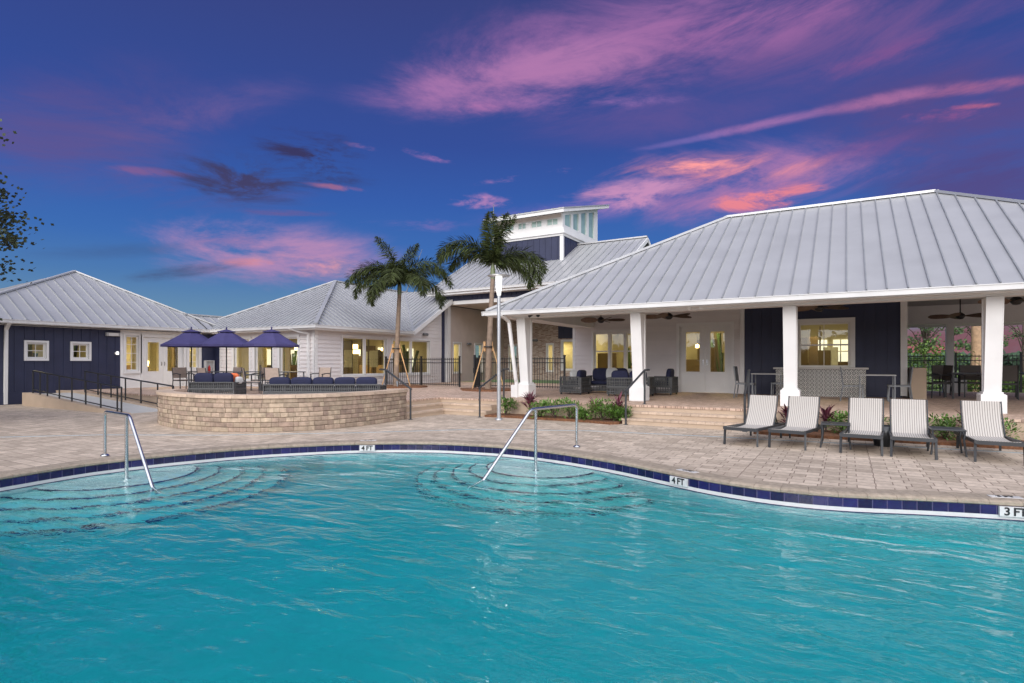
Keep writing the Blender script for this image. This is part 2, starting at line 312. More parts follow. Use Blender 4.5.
# ------------------------------------------------------------------ mesh builder
OFF={}
class MB:
    def __init__(s): s.v=[]; s.f=[]; s.t=[]; s.mi=[]; s.mats=[]; s.cur=0; s.sm=[]
    def use(s,mt):
        if mt not in s.mats: s.mats.append(mt)
        s.cur=s.mats.index(mt); return s
    def poly(s,pts,tint=.5,smooth=False):
        n=len(s.v); s.v+= [tuple(p) for p in pts]; s.f.append(tuple(range(n,n+len(pts)))); s.t.append(tint); s.mi.append(s.cur); s.sm.append(smooth)
    def faces(s,vs,fs,tint=.5,smooth=False):
        n=len(s.v); s.v+=[tuple(p) for p in vs]
        for f in fs: s.f.append(tuple(n+i for i in f)); s.t.append(tint); s.mi.append(s.cur); s.sm.append(smooth)
    def hexa(s,b,t,tint=.5):
        s.faces(list(b)+list(t),[(3,2,1,0),(4,5,6,7),(0,1,5,4),(1,2,6,5),(2,3,7,6),(3,0,4,7)],tint)
    def box(s,x0,x1,y0,y1,z0,z1,tint=.5,bev=0.):
        if bev:
            b=bev
            V_=[]
            for z,i in ((z0,b),(z0+b,0),(z1-b,0),(z1,b)):
                V_+=[(x0+b+ (i-b if i else -b)+ (b if i else 0),y0+ (b if i else 0),z),(x1-(b if i else 0),y0+(b if i else 0),z),(x1-(b if i else 0),y1-(b if i else 0),z),(x0+(b if i else 0),y1-(b if i else 0),z)]
                V_[-4]=(x0+(b if i else 0),y0+(b if i else 0),z)
            fs=[(3,2,1,0),(12,13,14,15)]
            for k in range(3):
                for j in range(4): fs.append((k*4+j,k*4+(j+1)%4,k*4+4+(j+1)%4,k*4+4+j))
            s.faces(V_,fs,tint,False); return s
        s.hexa([(x0,y0,z0),(x1,y0,z0),(x1,y1,z0),(x0,y1,z0)],[(x0,y0,z1),(x1,y0,z1),(x1,y1,z1),(x0,y1,z1)],tint); return s
    def bar(s,p,q,w,h,up=(0,0,1),tint=.5):
        p=Vector(p); q=Vector(q); d=(q-p)
        if d.length<1e-6: return s
        d.normalize(); u=Vector(up); r=d.cross(u)
        if r.length<1e-4: r=d.cross(Vector((0,1,0)))
        r.normalize(); u=r.cross(d)
        o=[-r*w/2-u*h/2, r*w/2-u*h/2, r*w/2+u*h/2, -r*w/2+u*h/2]
        s.hexa([p+a for a in o],[q+a for a in o],tint); return s
    def tube(s,pts,r,n=8,tint=.5,cap=True):
        pts=[Vector(p) for p in pts]; rs=r if isinstance(r,(list,tuple)) else [r]*len(pts)
        V_=[];fs=[]; prev=None
        for i,p in enumerate(pts):
            d=(pts[min(i+1,len(pts)-1)]-pts[max(i-1,0)])
            if d.length<1e-9: d=Vector((0,0,1))
            d.normalize()
            if prev is None:
                a=Vector((0,0,1)) if abs(d.z)<.9 else Vector((1,0,0)); e=d.cross(a).normalized()
            else: e=(prev-d*prev.dot(d)); e=e.normalized() if e.length>1e-6 else d.orthogonal().normalized()
            prev=e; g=d.cross(e)
            for k in range(n):
                t=2*math.pi*k/n; V_.append(p+(e*math.cos(t)+g*math.sin(t))*rs[i])
        for i in range(len(pts)-1):
            for k in range(n): fs.append((i*n+k,i*n+(k+1)%n,(i+1)*n+(k+1)%n,(i+1)*n+k))
        s.faces(V_,fs,tint,True)
        if cap: s.faces(V_[:n],[tuple(range(n-1,-1,-1))],tint); s.faces(V_[-n:],[tuple(range(n))],tint)
        return s
    def lathe(s,c,prof,n=20,tint=.5,smooth=True):
        V_=[];fs=[]
        for (r,z) in prof:
            for k in range(n): t=2*math.pi*k/n; V_.append((c[0]+r*math.cos(t),c[1]+r*math.sin(t),c[2]+z))
        for i in range(len(prof)-1):
            for k in range(n): fs.append((i*n+k,i*n+(k+1)%n,(i+1)*n+(k+1)%n,(i+1)*n+k))
        s.faces(V_,fs,tint,smooth); return s
    def prism(s,poly,z0,z1,tint=.5):
        """counter-clockwise outline extruded upward"""
        n=len(poly); V_=[(p[0],p[1],z0) for p in poly]+[(p[0],p[1],z1) for p in poly]
        tri=tessellate_polygon([[Vector((p[0],p[1],0)) for p in poly]])
        fs=[]
        for a,b,c in tri:
            A,B,C=[Vector(poly[i]) for i in (a,b,c)]
            cr_=(B.x-A.x)*(C.y-A.y)-(B.y-A.y)*(C.x-A.x)
            t=(a,b,c) if cr_>0 else (a,c,b)
            fs.append(tuple(n+i for i in t)); fs.append(tuple(reversed(t)))
        for i in range(n): j=(i+1)%n; fs.append((i,j,n+j,n+i))
        s.faces(V_,fs,tint); return s
    def build(s,name,mt=None,parent=None,world=True):
        me=bpy.data.meshes.new(name); off=Vector(OFF.get(parent.name,(0,0,0))) if parent and world else Vector((0,0,0))
        me.from_pydata([Vector(p)-off for p in s.v],[],s.f)
        if s.mats and mt is None:
            for q in s.mats: me.materials.append(q)
            me.polygons.foreach_set('material_index',s.mi)
        else: me.materials.append(mt)
        me.polygons.foreach_set('use_smooth',s.sm)
        a=me.attributes.new('tint','FLOAT','FACE'); a.data.foreach_set('value',s.t)
        me.update()
        o=bpy.data.objects.new(name,me); COL.objects.link(o)
        if parent: o.parent=parent; OFF[o.name]=OFF.get(parent.name,(0,0,0))
        return o
def tag(o,label,cat,group=None):
    o['label']=label; o['category']=cat
    if group: o['group']=group
    return o
def struct(o,kind='structure'): o['kind']=kind; return o
def thing(name,label,cat,loc=(0,0,0),group=None):
    e=bpy.data.objects.new(name,None); e.empty_display_size=.2; COL.objects.link(e); e.location=loc; OFF[e.name]=tuple(loc)
    return tag(e,label,cat,group)
def proto(name,cat,group=None):
    """a repeat's first instance, modelled round the origin"""
    return thing(name,'',cat,(0,0,0),group)
def kids(o): return [c for c in bpy.data.objects if c.parent==o]
USED=set()
def place(src,loc,rz,label,scale=1.):
    """the first call moves the source itself, later calls copy it with its parts"""
    if src.name not in USED: r=src; USED.add(src.name)
    else:
        r=src.copy(); COL.objects.link(r)
        for c in kids(src):
            if c.parent is not src: continue
            d=c.copy(); COL.objects.link(d); d.parent=r
            for g in kids(c): h=g.copy(); COL.objects.link(h); h.parent=d
    r.location=loc; r.rotation_euler=(0,0,rz); r.scale=(scale,)*3; r['label']=label; return r

class Face:
    """a vertical wall plane; a runs along it, n is the distance out of it"""
    def __init__(s,ax,c,out): s.ax=ax; s.c=c; s.o=out
    def pt(s,a,n,z): return (s.c+s.o*n,a,z) if s.ax=='x' else (a,s.c+s.o*n,z)
    def box(s,mb,a0,a1,n0,n1,z0,z1,tint=.5):
        p=s.pt(a0,n0,z0); q=s.pt(a1,n1,z1)
        mb.box(min(p[0],q[0]),max(p[0],q[0]),min(p[1],q[1]),max(p[1],q[1]),min(z0,z1),max(z0,z1),tint)
def wall(mb,F,a0,a1,z0,z1,ops,th=.18,n0=0.):
    """solid wall with rectangular openings ops=[(a0,a1,z0,z1)]"""
    A=sorted({a0,a1,*[o[0] for o in ops],*[o[1] for o in ops]}); A=[a for a in A if a0<=a<=a1]
    for i in range(len(A)-1):
        l,r=A[i],A[i+1]; c=(l+r)/2
        cut=sorted([(o[2],o[3]) for o in ops if o[0]<c<o[1]]); z=z0
        for lo,hi in cut:
            if lo>z+1e-4: F.box(mb,l,r,n0-th,n0,z,lo)
            z=hi
        if z<z1-1e-4: F.box(mb,l,r,n0-th,n0,z,z1)
def lap(mb,F,a0,a1,z0,z1,ops,row=.17,top=None):
    """lapped boards, each a wedge thicker at its foot; top(z)->(a0,a1) trims them to a gable"""
    z=z0
    while z<z1-1e-3:
        ze=min(z+row,z1); zs=sorted({z,ze,*[v for o in ops for v in (o[2],o[3]) if z<v<ze]})
        tn=rnd.random()
        for k in range(len(zs)-1):
            l,h=zs[k],zs[k+1]; c=(l+h)/2
            b0,b1=(a0,a1) if top is None else top(h)
            if b1-b0<.02: continue
            iv=[(b0,b1)]
            for o in ops:
                if o[2]<c<o[3]:
                    nv_=[]
                    for (p,q) in iv:
                        if o[1]<=p or o[0]>=q: nv_.append((p,q)); continue
                        if o[0]>p: nv_.append((p,o[0]))
                        if o[1]<q: nv_.append((o[1],q))
                    iv=nv_
            nl=.003+.036*(1-(l-z)/row); nh=.003+.036*(1-(h-z)/row)
            for p,q in iv:
                bt=[F.pt(p,0,l),F.pt(q,0,l),F.pt(q,nl,l),F.pt(p,nl,l)]; tp=[F.pt(p,0,h),F.pt(q,0,h),F.pt(q,nh,h),F.pt(p,nh,h)]
                mb.hexa(bt,tp,tn)
        z=ze
def battens(mb,F,a0,a1,z0,z1,ops,sp=.40,w=.045):
    a=a0+sp/2
    while a<a1:
        segs=[(z0,z1)]
        for o in ops:
            if o[0]-.1<a<o[1]+.1:
                ns=[]
                for l,h in segs:
                    if o[3]<=l or o[2]>=h: ns.append((l,h)); continue
                    if o[2]>l: ns.append((l,o[2]))
                    if o[3]<h: ns.append((o[3],h))
                segs=ns
        for l,h in segs: F.box(mb,a-w/2,a+w/2,0,.022,l,h)
        a+=sp
def window(par,F,a0,a1,z0,z1,nx=2,nz_=2,casing=.10,bars=True,rail=False,g=None,depth=.10,frame_m=None,units=1):
    """casing proud of the wall, set-back sash bars and a pane"""
    fm=frame_m or WHITE
    mb=MB(); c=casing
    F.box(mb,a0-c,a0,-.02,.045,z0-c,z1+c); F.box(mb,a1,a1+c,-.02,.045,z0-c,z1+c)
    F.box(mb,a0,a1,-.02,.043,z1,z1+c); F.box(mb,a0-.02,a1+.02,-.02,.075,z0-c,z0)
    # reveal
    F.box(mb,a0,a0+.03,-.18,-.021,z0,z1); F.box(mb,a1-.03,a1,-.18,-.021,z0,z1); F.box(mb,a0+.03,a1-.03,-.18,-.021,z1-.03,z1); F.box(mb,a0+.03,a1-.03,-.18,-.021,z0,z0+.03)
    w=mb.build('window',fm,par)
    W_=(a1-a0)/units
    sb=MB()
    for u in range(units):
        l=a0+u*W_; r=l+W_
        if u: F.box(sb,l-.045,l+.045,-.14,-.005,z0+.03,z1-.03)
        L_=l+.03 if u==0 else l+.045; Rr=r-.03 if u==units-1 else r-.045
        s_=.035
        F.box(sb,L_,L_+s_,-depth,-depth+.04,z0+.03,z1-.03); F.box(sb,Rr-s_,Rr,-depth,-depth+.04,z0+.03,z1-.03)
        F.box(sb,L_+s_,Rr-s_,-depth,-depth+.04,z0+.03,z0+.03+s_); F.box(sb,L_+s_,Rr-s_,-depth,-depth+.04,z1-.03-s_,z1-.03)
        if rail: zm=(z0+z1)/2; F.box(sb,L_+s_,Rr-s_,-depth,-depth+.045,zm-.025,zm+.025)
        if bars:
            for i in range(1,nx): a=L_+(Rr-L_)*i/nx; F.box(sb,a-.011,a+.011,-depth+.005,-depth+.03,z0+.065,z1-.065)
            for i in range(1,nz_):
                z=z0+(z1-z0)*i/nz_
                if rail and abs(z-(z0+z1)/2)<.05: continue
                F.box(sb,L_+s_,Rr-s_,-depth+.006,-depth+.029,z-.011,z+.011)
    sb.build('sash',fm,w)
    gb=MB(); gb.poly([F.pt(a0+.03,-depth+.018,z0+.03),F.pt(a1-.03,-depth+.018,z0+.03),F.pt(a1-.03,-depth+.018,z1-.03),F.pt(a0+.03,-depth+.018,z1-.03)])
    gb.build('pane',g or GLASS,w)
    return w
def doors(par,F,a0,a1,z0,z1,leaves=2):
    fm=MB(); F.box(fm,a0-.11,a0,-.02,.045,z0,z1+.11); F.box(fm,a1,a1+.11,-.02,.045,z0,z1+.11); F.box(fm,a0,a1,-.02,.043,z1,z1+.11)
    F.box(fm,a0,a0+.03,-.18,-.021,z0,z1); F.box(fm,a1-.03,a1,-.18,-.021,z0,z1); F.box(fm,a0+.03,a1-.03,-.18,-.021,z1-.03,z1)
    fm.build('door_frame',WHITE,par)
    w=(a1-a0-.06)/leaves
    for i in range(leaves):
        l=a0+.03+i*w+.004; r=l+w-.008; zt=z1-.034; zb=z0+.01; st=.16; gz=z0+.72
        d=MB(); F.box(d,l,l+st,-.10,-.05,zb,zt); F.box(d,r-st,r,-.10,-.05,zb,zt); F.box(d,l+st,r-st,-.10,-.05,zt-.16,zt); F.box(d,l+st,r-st,-.10,-.05,zb,gz)
        F.box(d,l+st+.03,r-st-.03,-.05,-.04,zb+.14,gz-.16)
        for (p,q,zz0,zz1) in ((l+st-.02,l+st+.02,gz-.02,zt-.14),(r-st-.02,r-st+.02,gz-.02,zt-.14)): F.box(d,p,q,-.05,-.035,zz0,zz1)
        F.box(d,l+st+.02,r-st-.02,-.05,-.036,gz-.02,gz+.02); F.box(d,l+st+.02,r-st-.02,-.05,-.036,zt-.18,zt-.14)
        dd=d.build('door',WHITE,par)
        g=MB(); g.poly([F.pt(l+st,-.075,gz),F.pt(r-st,-.075,gz),F.pt(r-st,-.075,zt-.16),F.pt(l+st,-.075,zt-.16)]); g.build('pane',GLASS,dd)
        h=MB(); hx=(r-.06) if i==0 else (l+.06)
        h.bar(F.pt(hx,-.01,z0+1.02),F.pt(hx,-.01,z0+1.12),.014,.014); F.box(h,hx-.016,hx+.016,-.05,-.043,z0+.98,z0+1.16); F.box(h,hx-.012,hx+.012,-.045,-.01,z0+1.05,z0+1.08)
        h.build('handle',BLACK if leaves==2 and False else ALU,dd)
def roofplane(mb,pts,down,sp=.45,th=.05,seam_h=.036,seam_w=.026,phase=0.,seam_mat=None,rm=None):
    """metal sheet with standing seams that run down the slope"""
    pts=[Vector(p) for p in pts]; n=(pts[1]-pts[0]).cross(pts[2]-pts[0]).normalized()
    if n.z<0: n=-n; pts=pts[::-1]
    mb.use(rm or ROOF)
    k=len(pts); low=[p-Vector((0,0,th)) for p in pts]
    mb.faces(pts+low,[tuple(range(k)),tuple(range(2*k-1,k-1,-1))]+[(i,k+i,k+(i+1)%k,(i+1)%k) for i in range(k)])
    h=Vector((-down[1],down[0],0)).normalized(); vals=[p.dot(h) for p in pts]
    v=math.floor(min(vals)/sp)*sp+phase
    if seam_mat: mb.use(seam_mat)
    while v<max(vals):
        hit=[]
        for i in range(k):
            a,b=pts[i],pts[(i+1)%k]; va,vb=a.dot(h)-v,b.dot(h)-v
            if va*vb<0: hit.append(a.lerp(b,va/(va-vb)))
        if len(hit)==2 and (hit[0]-hit[1]).length>.15:
            mb.bar(hit[0]+n*seam_h/2,hit[1]+n*seam_h/2,seam_w,seam_h,up=n,tint=rnd.random())
        v+=sp
    mb.use(rm or ROOF)
def ridge(mb,p,q,w=.16,h=.07): mb.use(ROOF); mb.bar(Vector(p)+Vector((0,0,.04)),Vector(q)+Vector((0,0,.04)),w,h)
def gutter(par,p,q,out,name='gutter'):
    """boxy gutter along an eave: a trough with a rolled lip"""
    p=Vector(p);q=Vector(q);o=Vector(out); g=MB()
    for (n_,z,w,h) in ((.05,-.105,.10,.012),(.006,-.055,.012,.105),(.098,-.052,.014,.115),(.106,.004,.03,.02)):
        g.bar(p+o*n_+Vector((0,0,z)),q+o*n_+Vector((0,0,z)),w,h)
    return g.build(name,mat('gutter_paint',(.62,.615,.60),.45,var=.08,vs_=2),par)
def downspout(par,pts,r=.05,m_=None):
    g=MB()
    for a,b in zip(pts[:-1],pts[1:]): g.bar(a,b,r*2,r*1.5,up=(0,1,0) if abs(Vector(b).z-Vector(a).z)>.5 else (0,0,1))
    return g.build('downspout',m_ or WHITE,par)
def room_light(name,loc,w,size=.5,col=(1,.82,.50)):
    l=bpy.data.lights.new(name,'AREA'); l.energy=w; l.size=size; l.color=col; o=bpy.data.objects.new(name,l); COL.objects.link(o); o.location=loc; return o

# ================================================================== GROUND, DECK, POOL
def catmull(pts,n=8,closed=True):
    out=[]; k=len(pts)
    for i in range(k):
        p0,p1,p2,p3=[Vector(pts[(i+j-1)%k]) for j in range(4)]
        for j in range(n):
            t=j/n; out.append(.5*((2*p1)+(-p0+p2)*t+(2*p0-5*p1+4*p2-p3)*t*t+(-p0+3*p1-3*p2+p3)*t**3))
    return out
PP=[(-9.63,3.05),(-9.79,4.1),(-9.67,4.97),(-9.48,5.57),(-9.22,6.18),(-8.75,6.88),(-7.95,7.75),(-6.83,8.47),(-5.75,8.74),(-5.02,8.78),(-4.16,8.66),(-3.11,8.33),(-2.05,7.85),(-1.43,7.60),(-.73,7.47),(-.02,7.54),(.78,7.82),(1.64,8.06),
    (3.0,8.35),(4.6,8.5),(6.0,8.0),(6.6,6.6),(5.4,4.9),(2.5,3.2),(-.9,1.35),(-4.0,-.6),(-6.6,-.6),(-8.6,.6),(-9.35,1.9)]
POOL=catmull(PP,7)
# make counter-clockwise
ar=sum(POOL[i].x*POOL[(i+1)%len(POOL)].y-POOL[(i+1)%len(POOL)].x*POOL[i].y for i in range(len(POOL)))
if ar<0: POOL=POOL[::-1]
def resample(P,step):
    n=len(P); seg=[(P[(i+1)%n]-P[i]).length for i in range(n)]; tot=sum(seg); k=round(tot/step); out=[]; i=0; acc=0
    for j in range(k):
        s=tot*j/k
        while acc+seg[i]<s: acc+=seg[i]; i+=1
        out.append(P[i].lerp(P[(i+1)%n],(s-acc)/seg[i]))
    return out
def offs(P,d):
    """positive d = outward for a counter-clockwise loop"""
    n=len(P); out=[]
    for i in range(n):
        t=(P[(i+1)%n]-P[i-1]).normalized(); out.append(P[i]+Vector((t.y,-t.x))*d)
    return out
POOL=resample(POOL,.152)
def sheet_with_hole(name,m_,rect,hole,z):
    x0,x1,y0,y1=rect; outer=[Vector((x0,y0,0)),Vector((x1,y0,0)),Vector((x1,y1,0)),Vector((x0,y1,0))]
    inner=[Vector((p.x,p.y,0)) for p in hole]; tri=tessellate_polygon([outer,inner]); pts=outer+inner
    mb=MB(); fs=[]
    for a,b,c in tri:
        A,B,C=pts[a],pts[b],pts[c]; fs.append((a,b,c) if (B-A).cross(C-A).z>0 else (a,c,b))
    mb.faces([(p.x,p.y,z) for p in pts],fs); return struct(mb.build(name,m_))
COPEW=.30
sheet_with_hole('pool_deck',DECKM,(-48,26,-16,27),offs(POOL,COPEW-.02),0.)
sheet_with_hole('grass_ground',GRASS,(-900,900,-900,900),[Vector((-47.9,-15.9)),Vector((25.9,-15.9)),Vector((25.9,26.9)),Vector((-47.9,26.9))],-.03)
def loopstrip(mb,A,za,B,zb,tint=.5,close=True):
    n=len(A)
    for i in range(n if close else n-1):
        j=(i+1)%n; mb.poly([(A[i].x,A[i].y,za),(A[j].x,A[j].y,za),(B[j].x,B[j].y,zb),(B[i].x,B[i].y,zb)],tint)
# coping of separate bullnose stones
cs=resample(POOL,.30); o0=offs(cs,COPEW); cb=MB()
for i in range(len(cs)):
    a,b=cs[i],cs[(i+1)%len(cs)]; oa,ob=o0[i],o0[(i+1)%len(cs)]; g=.006; a2,b2=a.lerp(b,g),b.lerp(a,g); oa2,ob2=oa.lerp(ob,g),ob.lerp(oa,g)
    t=rnd.random(); prof=[(1.,.004),(1.,.014),(.2,.016),(.05,.008),(-.04,-.010),(-.04,-.035),(.03,-.05),(.25,-.05)]
    for k in range(len(prof)-1):
        (u,z),(w,zz)=prof[k],prof[k+1]; L1,L2=a2.lerp(oa2,u),b2.lerp(ob2,u); M1,M2=a2.lerp(oa2,w),b2.lerp(ob2,w)
        cb.poly([(L2.x,L2.y,z),(L1.x,L1.y,z),(M1.x,M1.y,zz),(M2.x,M2.y,zz)],t,False)
    for (e,f_) in ((a2,oa2),(b2,ob2)):
        cb.poly([( e.lerp(f_,u).x,e.lerp(f_,u).y,z) for u,z in prof],t)
struct(cb.build('pool_coping',COPE))
gb=MB(); loopstrip(gb,offs(POOL,COPEW),.0,offs(POOL,.02),.0); struct(gb.build('coping_bed',GROUT))
# tile band: navy tiles on grout, white band below, navy line at the water
tb=MB(); tb.use(GROUT); T1=offs(POOL,.006); loopstrip(tb,T1,-.045,T1,-.148)
tb.use(NAVYTILE)
for i in range(len(POOL)):
    a,b=POOL[i],POOL[(i+1)%len(POOL)]; a2,b2=a.lerp(b,.035),b.lerp(a,.035); tb.poly([(a2.x,a2.y,-.148),(b2.x,b2.y,-.148),(b2.x,b2.y,-.046),(a2.x,a2.y,-.046)],rnd.random())
tb.use(WHITETILE); loopstrip(tb,POOL,-.148,POOL,-.196)
tb.use(NAVYTILE); T2=offs(POOL,-.012); loopstrip(tb,T2,-.192,T2,-.208); loopstrip(tb,POOL,-.192,T2,-.192)
struct(tb.build('pool_waterline_tile'))
WZ=-.20; FZ=-1.30
bb=MB(); loopstrip(bb,POOL,-.196,POOL,-2.0)
def floorz(p): return -1.34+.05*(p.x*RT.x+p.y*RT.y)   # shallower toward the 3 FT end
n=len(POOL); tri=tessellate_polygon([[Vector((p.x,p.y,0)) for p in POOL]]); bb.faces([(p.x,p.y,floorz(p)) for p in POOL],tri)
struct(bb.build('pool_basin',PLASTER))
wb=MB(); WP=offs(POOL,.003); n=len(WP)
tri=tessellate_polygon([[Vector((p.x,p.y,0)) for p in WP]]); tri=[(a,b,c) if ((WP[b].x-WP[a].x)*(WP[c].y-WP[a].y)-(WP[b].y-WP[a].y)*(WP[c].x-WP[a].x))>0 else (a,c,b) for a,b,c in tri]
wb.faces([(p.x,p.y,WZ) for p in WP]+[(p.x,p.y,-2.1) for p in WP],list(tri)+[tuple(reversed([n+i for i in t])) for t in tri]+[(i,n+i,n+(i+1)%n,(i+1)%n) for i in range(n)])
struct(wb.build('pool_water',WATER))
def inpoly(p,P):
    c=False
    for i in range(len(P)):
        a,b=P[i],P[i-1]
        if (a.y>p[1])!=(b.y>p[1]) and p[0]<(b.x-a.x)*(p[1]-a.y)/(b.y-a.y)+a.x: c=not c
    return c
# underwater steps: nested round treads with a navy tiled nosing
STEPM=mat('pale_step_plaster',(.74,.82,.79),.7,var=.06,vs_=2)
def steps(cx,cy,r0,dr,dz,n_,z0):
    s_=MB()
    for k in range(n_):
        r=r0+dr*k; z=z0-dz*k; N=72; lowz=-1.98
        V_=[(cx+r*math.cos(2*math.pi*i/N),cy+r*math.sin(2*math.pi*i/N)) for i in range(N)]
        V_=[(x,y) if inpoly((x,y),POOL) else None for x,y in V_]
        def snap(i):
            v=(cx+r*math.cos(2*math.pi*i/N),cy+r*math.sin(2*math.pi*i/N))
            if inpoly(v,POOL): return v
            lo,hi=0.,1.
            for _ in range(14):
                md=(lo+hi)/2; q=(cx+(v[0]-cx)*md,cy+(v[1]-cy)*md)
                if inpoly(q,POOL): lo=md
                else: hi=md
            return (cx+(v[0]-cx)*lo,cy+(v[1]-cy)*lo)
        L_=[snap(i) for i in range(N)]
        s_.use(STEPM); s_.faces([(x,y,z) for x,y in L_],[tuple(range(N))])
        for i in range(N):
            j=(i+1)%N; a,b=L_[i],L_[j]
            s_.poly([(a[0],a[1],lowz),(b[0],b[1],lowz),(b[0],b[1],z-.001),(a[0],a[1],z-.001)])
            if inpoly((cx+r*math.cos(2*math.pi*i/N),cy+r*math.sin(2*math.pi*i/N)),POOL) and inpoly((cx+r*math.cos(2*math.pi*j/N),cy+r*math.sin(2*math.pi*j/N)),POOL):
                def mv(p,e): return (cx+(p[0]-cx)*(1+e/r),cy+(p[1]-cy)*(1+e/r))
                s_.use(NAVYTILE); a1,b1=mv(a,.004),mv(b,.004); a0_,b0_=mv(a,-.03),mv(b,-.03)
                s_.poly([(*a1,z-.05),(*b1,z-.05),(*b1,z+.004),(*a1,z+.004)]); s_.poly([(*a1,z+.004),(*b1,z+.004),(*b0_,z+.004),(*a0_,z+.004)]); s_.use(STEPM)
    return struct(s_.build('pool_steps'))
steps(-4.40,8.5,.95,.29,.20,5,-.36)
steps(-9.75,4.5,1.1,.33,.20,5,-.36)
# bench ledge along the far wall
idx=[i for i,p in enumerate(POOL) if -8.3<p.x<-4.9 and p.y>6.5]
inn=offs(POOL,-.38); lb=MB()
for i in idx:
    j=(i+1)%len(POOL); lb.poly([(POOL[i].x,POOL[i].y,-.55),(POOL[j].x,POOL[j].y,-.55),(inn[j].x,inn[j].y,-.55),(inn[i].x,inn[i].y,-.55)]); lb.poly([(inn[i].x,inn[i].y,-.55),(inn[j].x,inn[j].y,-.55),(inn[j].x,inn[j].y,-1.98),(inn[i].x,inn[i].y,-1.98)])
struct(lb.build('pool_bench',PLASTER))
# depth markers
def textmesh(s,size,m_):
    c=bpy.data.curves.new('lettering','FONT'); c.body=s; c.size=size; c.extrude=.0015; c.align_x='CENTER'; c.align_y='CENTER'; c.space_character=.92; c.offset=.003
    o=bpy.data.objects.new('tmp',c); COL.objects.link(o); dg=bpy.context.evaluated_depsgraph_get(); dg.update(); me=bpy.data.meshes.new_from_object(o.evaluated_get(dg)); bpy.data.objects.remove(o)
    me.materials.clear(); me.materials.append(m_); return me
def marker(px_pt,word,label_side,label_top):
    i=min(range(len(POOL)),key=lambda k:(POOL[k]-Vector(px_pt)).length); p=POOL[i]; t=(POOL[(i+1)%len(POOL)]-POOL[i-1]).normalized(); nrm=Vector((t.y,-t.x)) # outward
    base=(p.x,p.y,-.11)
    e=thing('depth_marker',label_side,'depth marker',base,'depth markers of the pool'); wv=Vector((-t.x,-t.y,0)); up=Vector((0,0,1)); nn_=Vector((-nrm.x,-nrm.y,0))
    # reading direction seen from the water
    rdir=up.cross(nn_)
    ang=math.atan2(rdir.y,rdir.x); e.rotation_euler=(0,0,ang)
    mb=MB(); mb.box(-.14,.14,-.010,.024,-.046,.060); q=mb.build('tile',WHITETILE,e,world=False)
    me=textmesh(word,.12,PAINTBLK); o=bpy.data.objects.new('lettering',me); COL.objects.link(o); o.parent=e; o.rotation_euler=(R_(90),0,0); o.location=(0,-.0125,.006)
    e.location=(p.x+nn_.x*.022,p.y+nn_.y*.022,-.11)
    c=Vector((p.x,p.y))+nrm*.17
    e2=thing('depth_marker',label_top,'depth marker',(c.x,c.y,.017),'depth markers of the pool'); e2.rotation_euler=(0,0,ang)
    mb=MB(); mb.box(-.15,.15,-.055,.055,-.004,.003); mb.build('tile',WHITETILE,e2,world=False)
    me=textmesh(word,.095,PAINTBLK); o=bpy.data.objects.new('lettering',me); COL.objects.link(o); o.parent=e2; o.location=(0,0,.005)
marker((-7.83,7.9),'4 FT','depth tile reading 4 FT on the far pool wall between the two handrails','flat 4 FT tile in the coping above the far wall between the handrails')
marker((-1.9,7.78),'4 FT','depth tile reading 4 FT on the pool wall right of the curved steps','flat 4 FT tile in the coping nearest the left loungers')
marker((1.62,8.05),'3 FT','depth tile reading 3 FT at the right end of the pool wall','flat 3 FT tile in the coping at the right edge of the view')
# trench drain across the deck
db=MB()
dp=[(-17,2.6),(-13.41,5.87),(-11.3,7.05),(-9.,8.9),(-7.2,10.7),(-4.88,11.7),(-2.21,12.08),(2.23,12.44),(9,12.6)]
for a,b in zip(dp[:-1],dp[1:]): db.bar((*a,.002),(*b,.002),.055,.012)
struct(db.build('trench_drain',mat('drain_grate',(.30,.35,.37),.5,var=.2,vs_=20)))

# ================================================================== RAISED TERRACE AND STEPS
FL=.45
import itertools
wallc=[(-15.6,8.6),(-15.2,8.0),(-14.45,7.6),(-13.5,7.38),(-12.5,7.34),(-11.6,7.5),(-10.8,7.98),(-10.25,8.7),(-10.0,9.6),(-9.98,10.6),(-10.15,11.7)]
def catopen(pts,n=8):
    P=[Vector(p) for p in pts]; P=[2*P[0]-P[1]]+P+[2*P[-1]-P[-2]]; out=[]
    for i in range(1,len(P)-2):
        for j in range(n):
            t=j/n; p0,p1,p2,p3=P[i-1],P[i],P[i+1],P[i+2]
            out.append(.5*((2*p1)+(-p0+p2)*t+(2*p0-5*p1+4*p2-p3)*t*t+(-p0+3*p1-3*p2+p3)*t**3))
    return out+[P[-2]]
WC=catopen(wallc,8)
def offo(P,d):
    out=[]
    for i in range(len(P)):
        t=(P[min(i+1,len(P)-1)]-P[max(i-1,0)]).normalized(); out.append(P[i]+Vector((t.y,-t.x))*d)
    return out
WCi=offo(WC,-.14)
terr=[(p.x,p.y) for p in WCi]+[(-10.75,11.7),(-10.75,13.96),(12,13.96),(12,26.4),(-26,26.4),(-26,10.25),(-17.2,10.25),(-16.4,9.2)]
mb=MB(); mb.prism(terr,-.05,FL-.055); struct(mb.build('terrace_wall',STUCCO))
mb=MB(); mb.prism([(p[0],p[1]) for p in offs([Vector(t) for t in terr],.025)],FL-.055,FL-.002); struct(mb.build('terrace_paving',PORCHM))
mb=MB()
def nosing(mb,x0,x1,y0,y1,z):
    mb.box(x0,x1,y0,y1,z-.055,z+.0,rnd.random())
st=MB(); st.use(STUCCO)
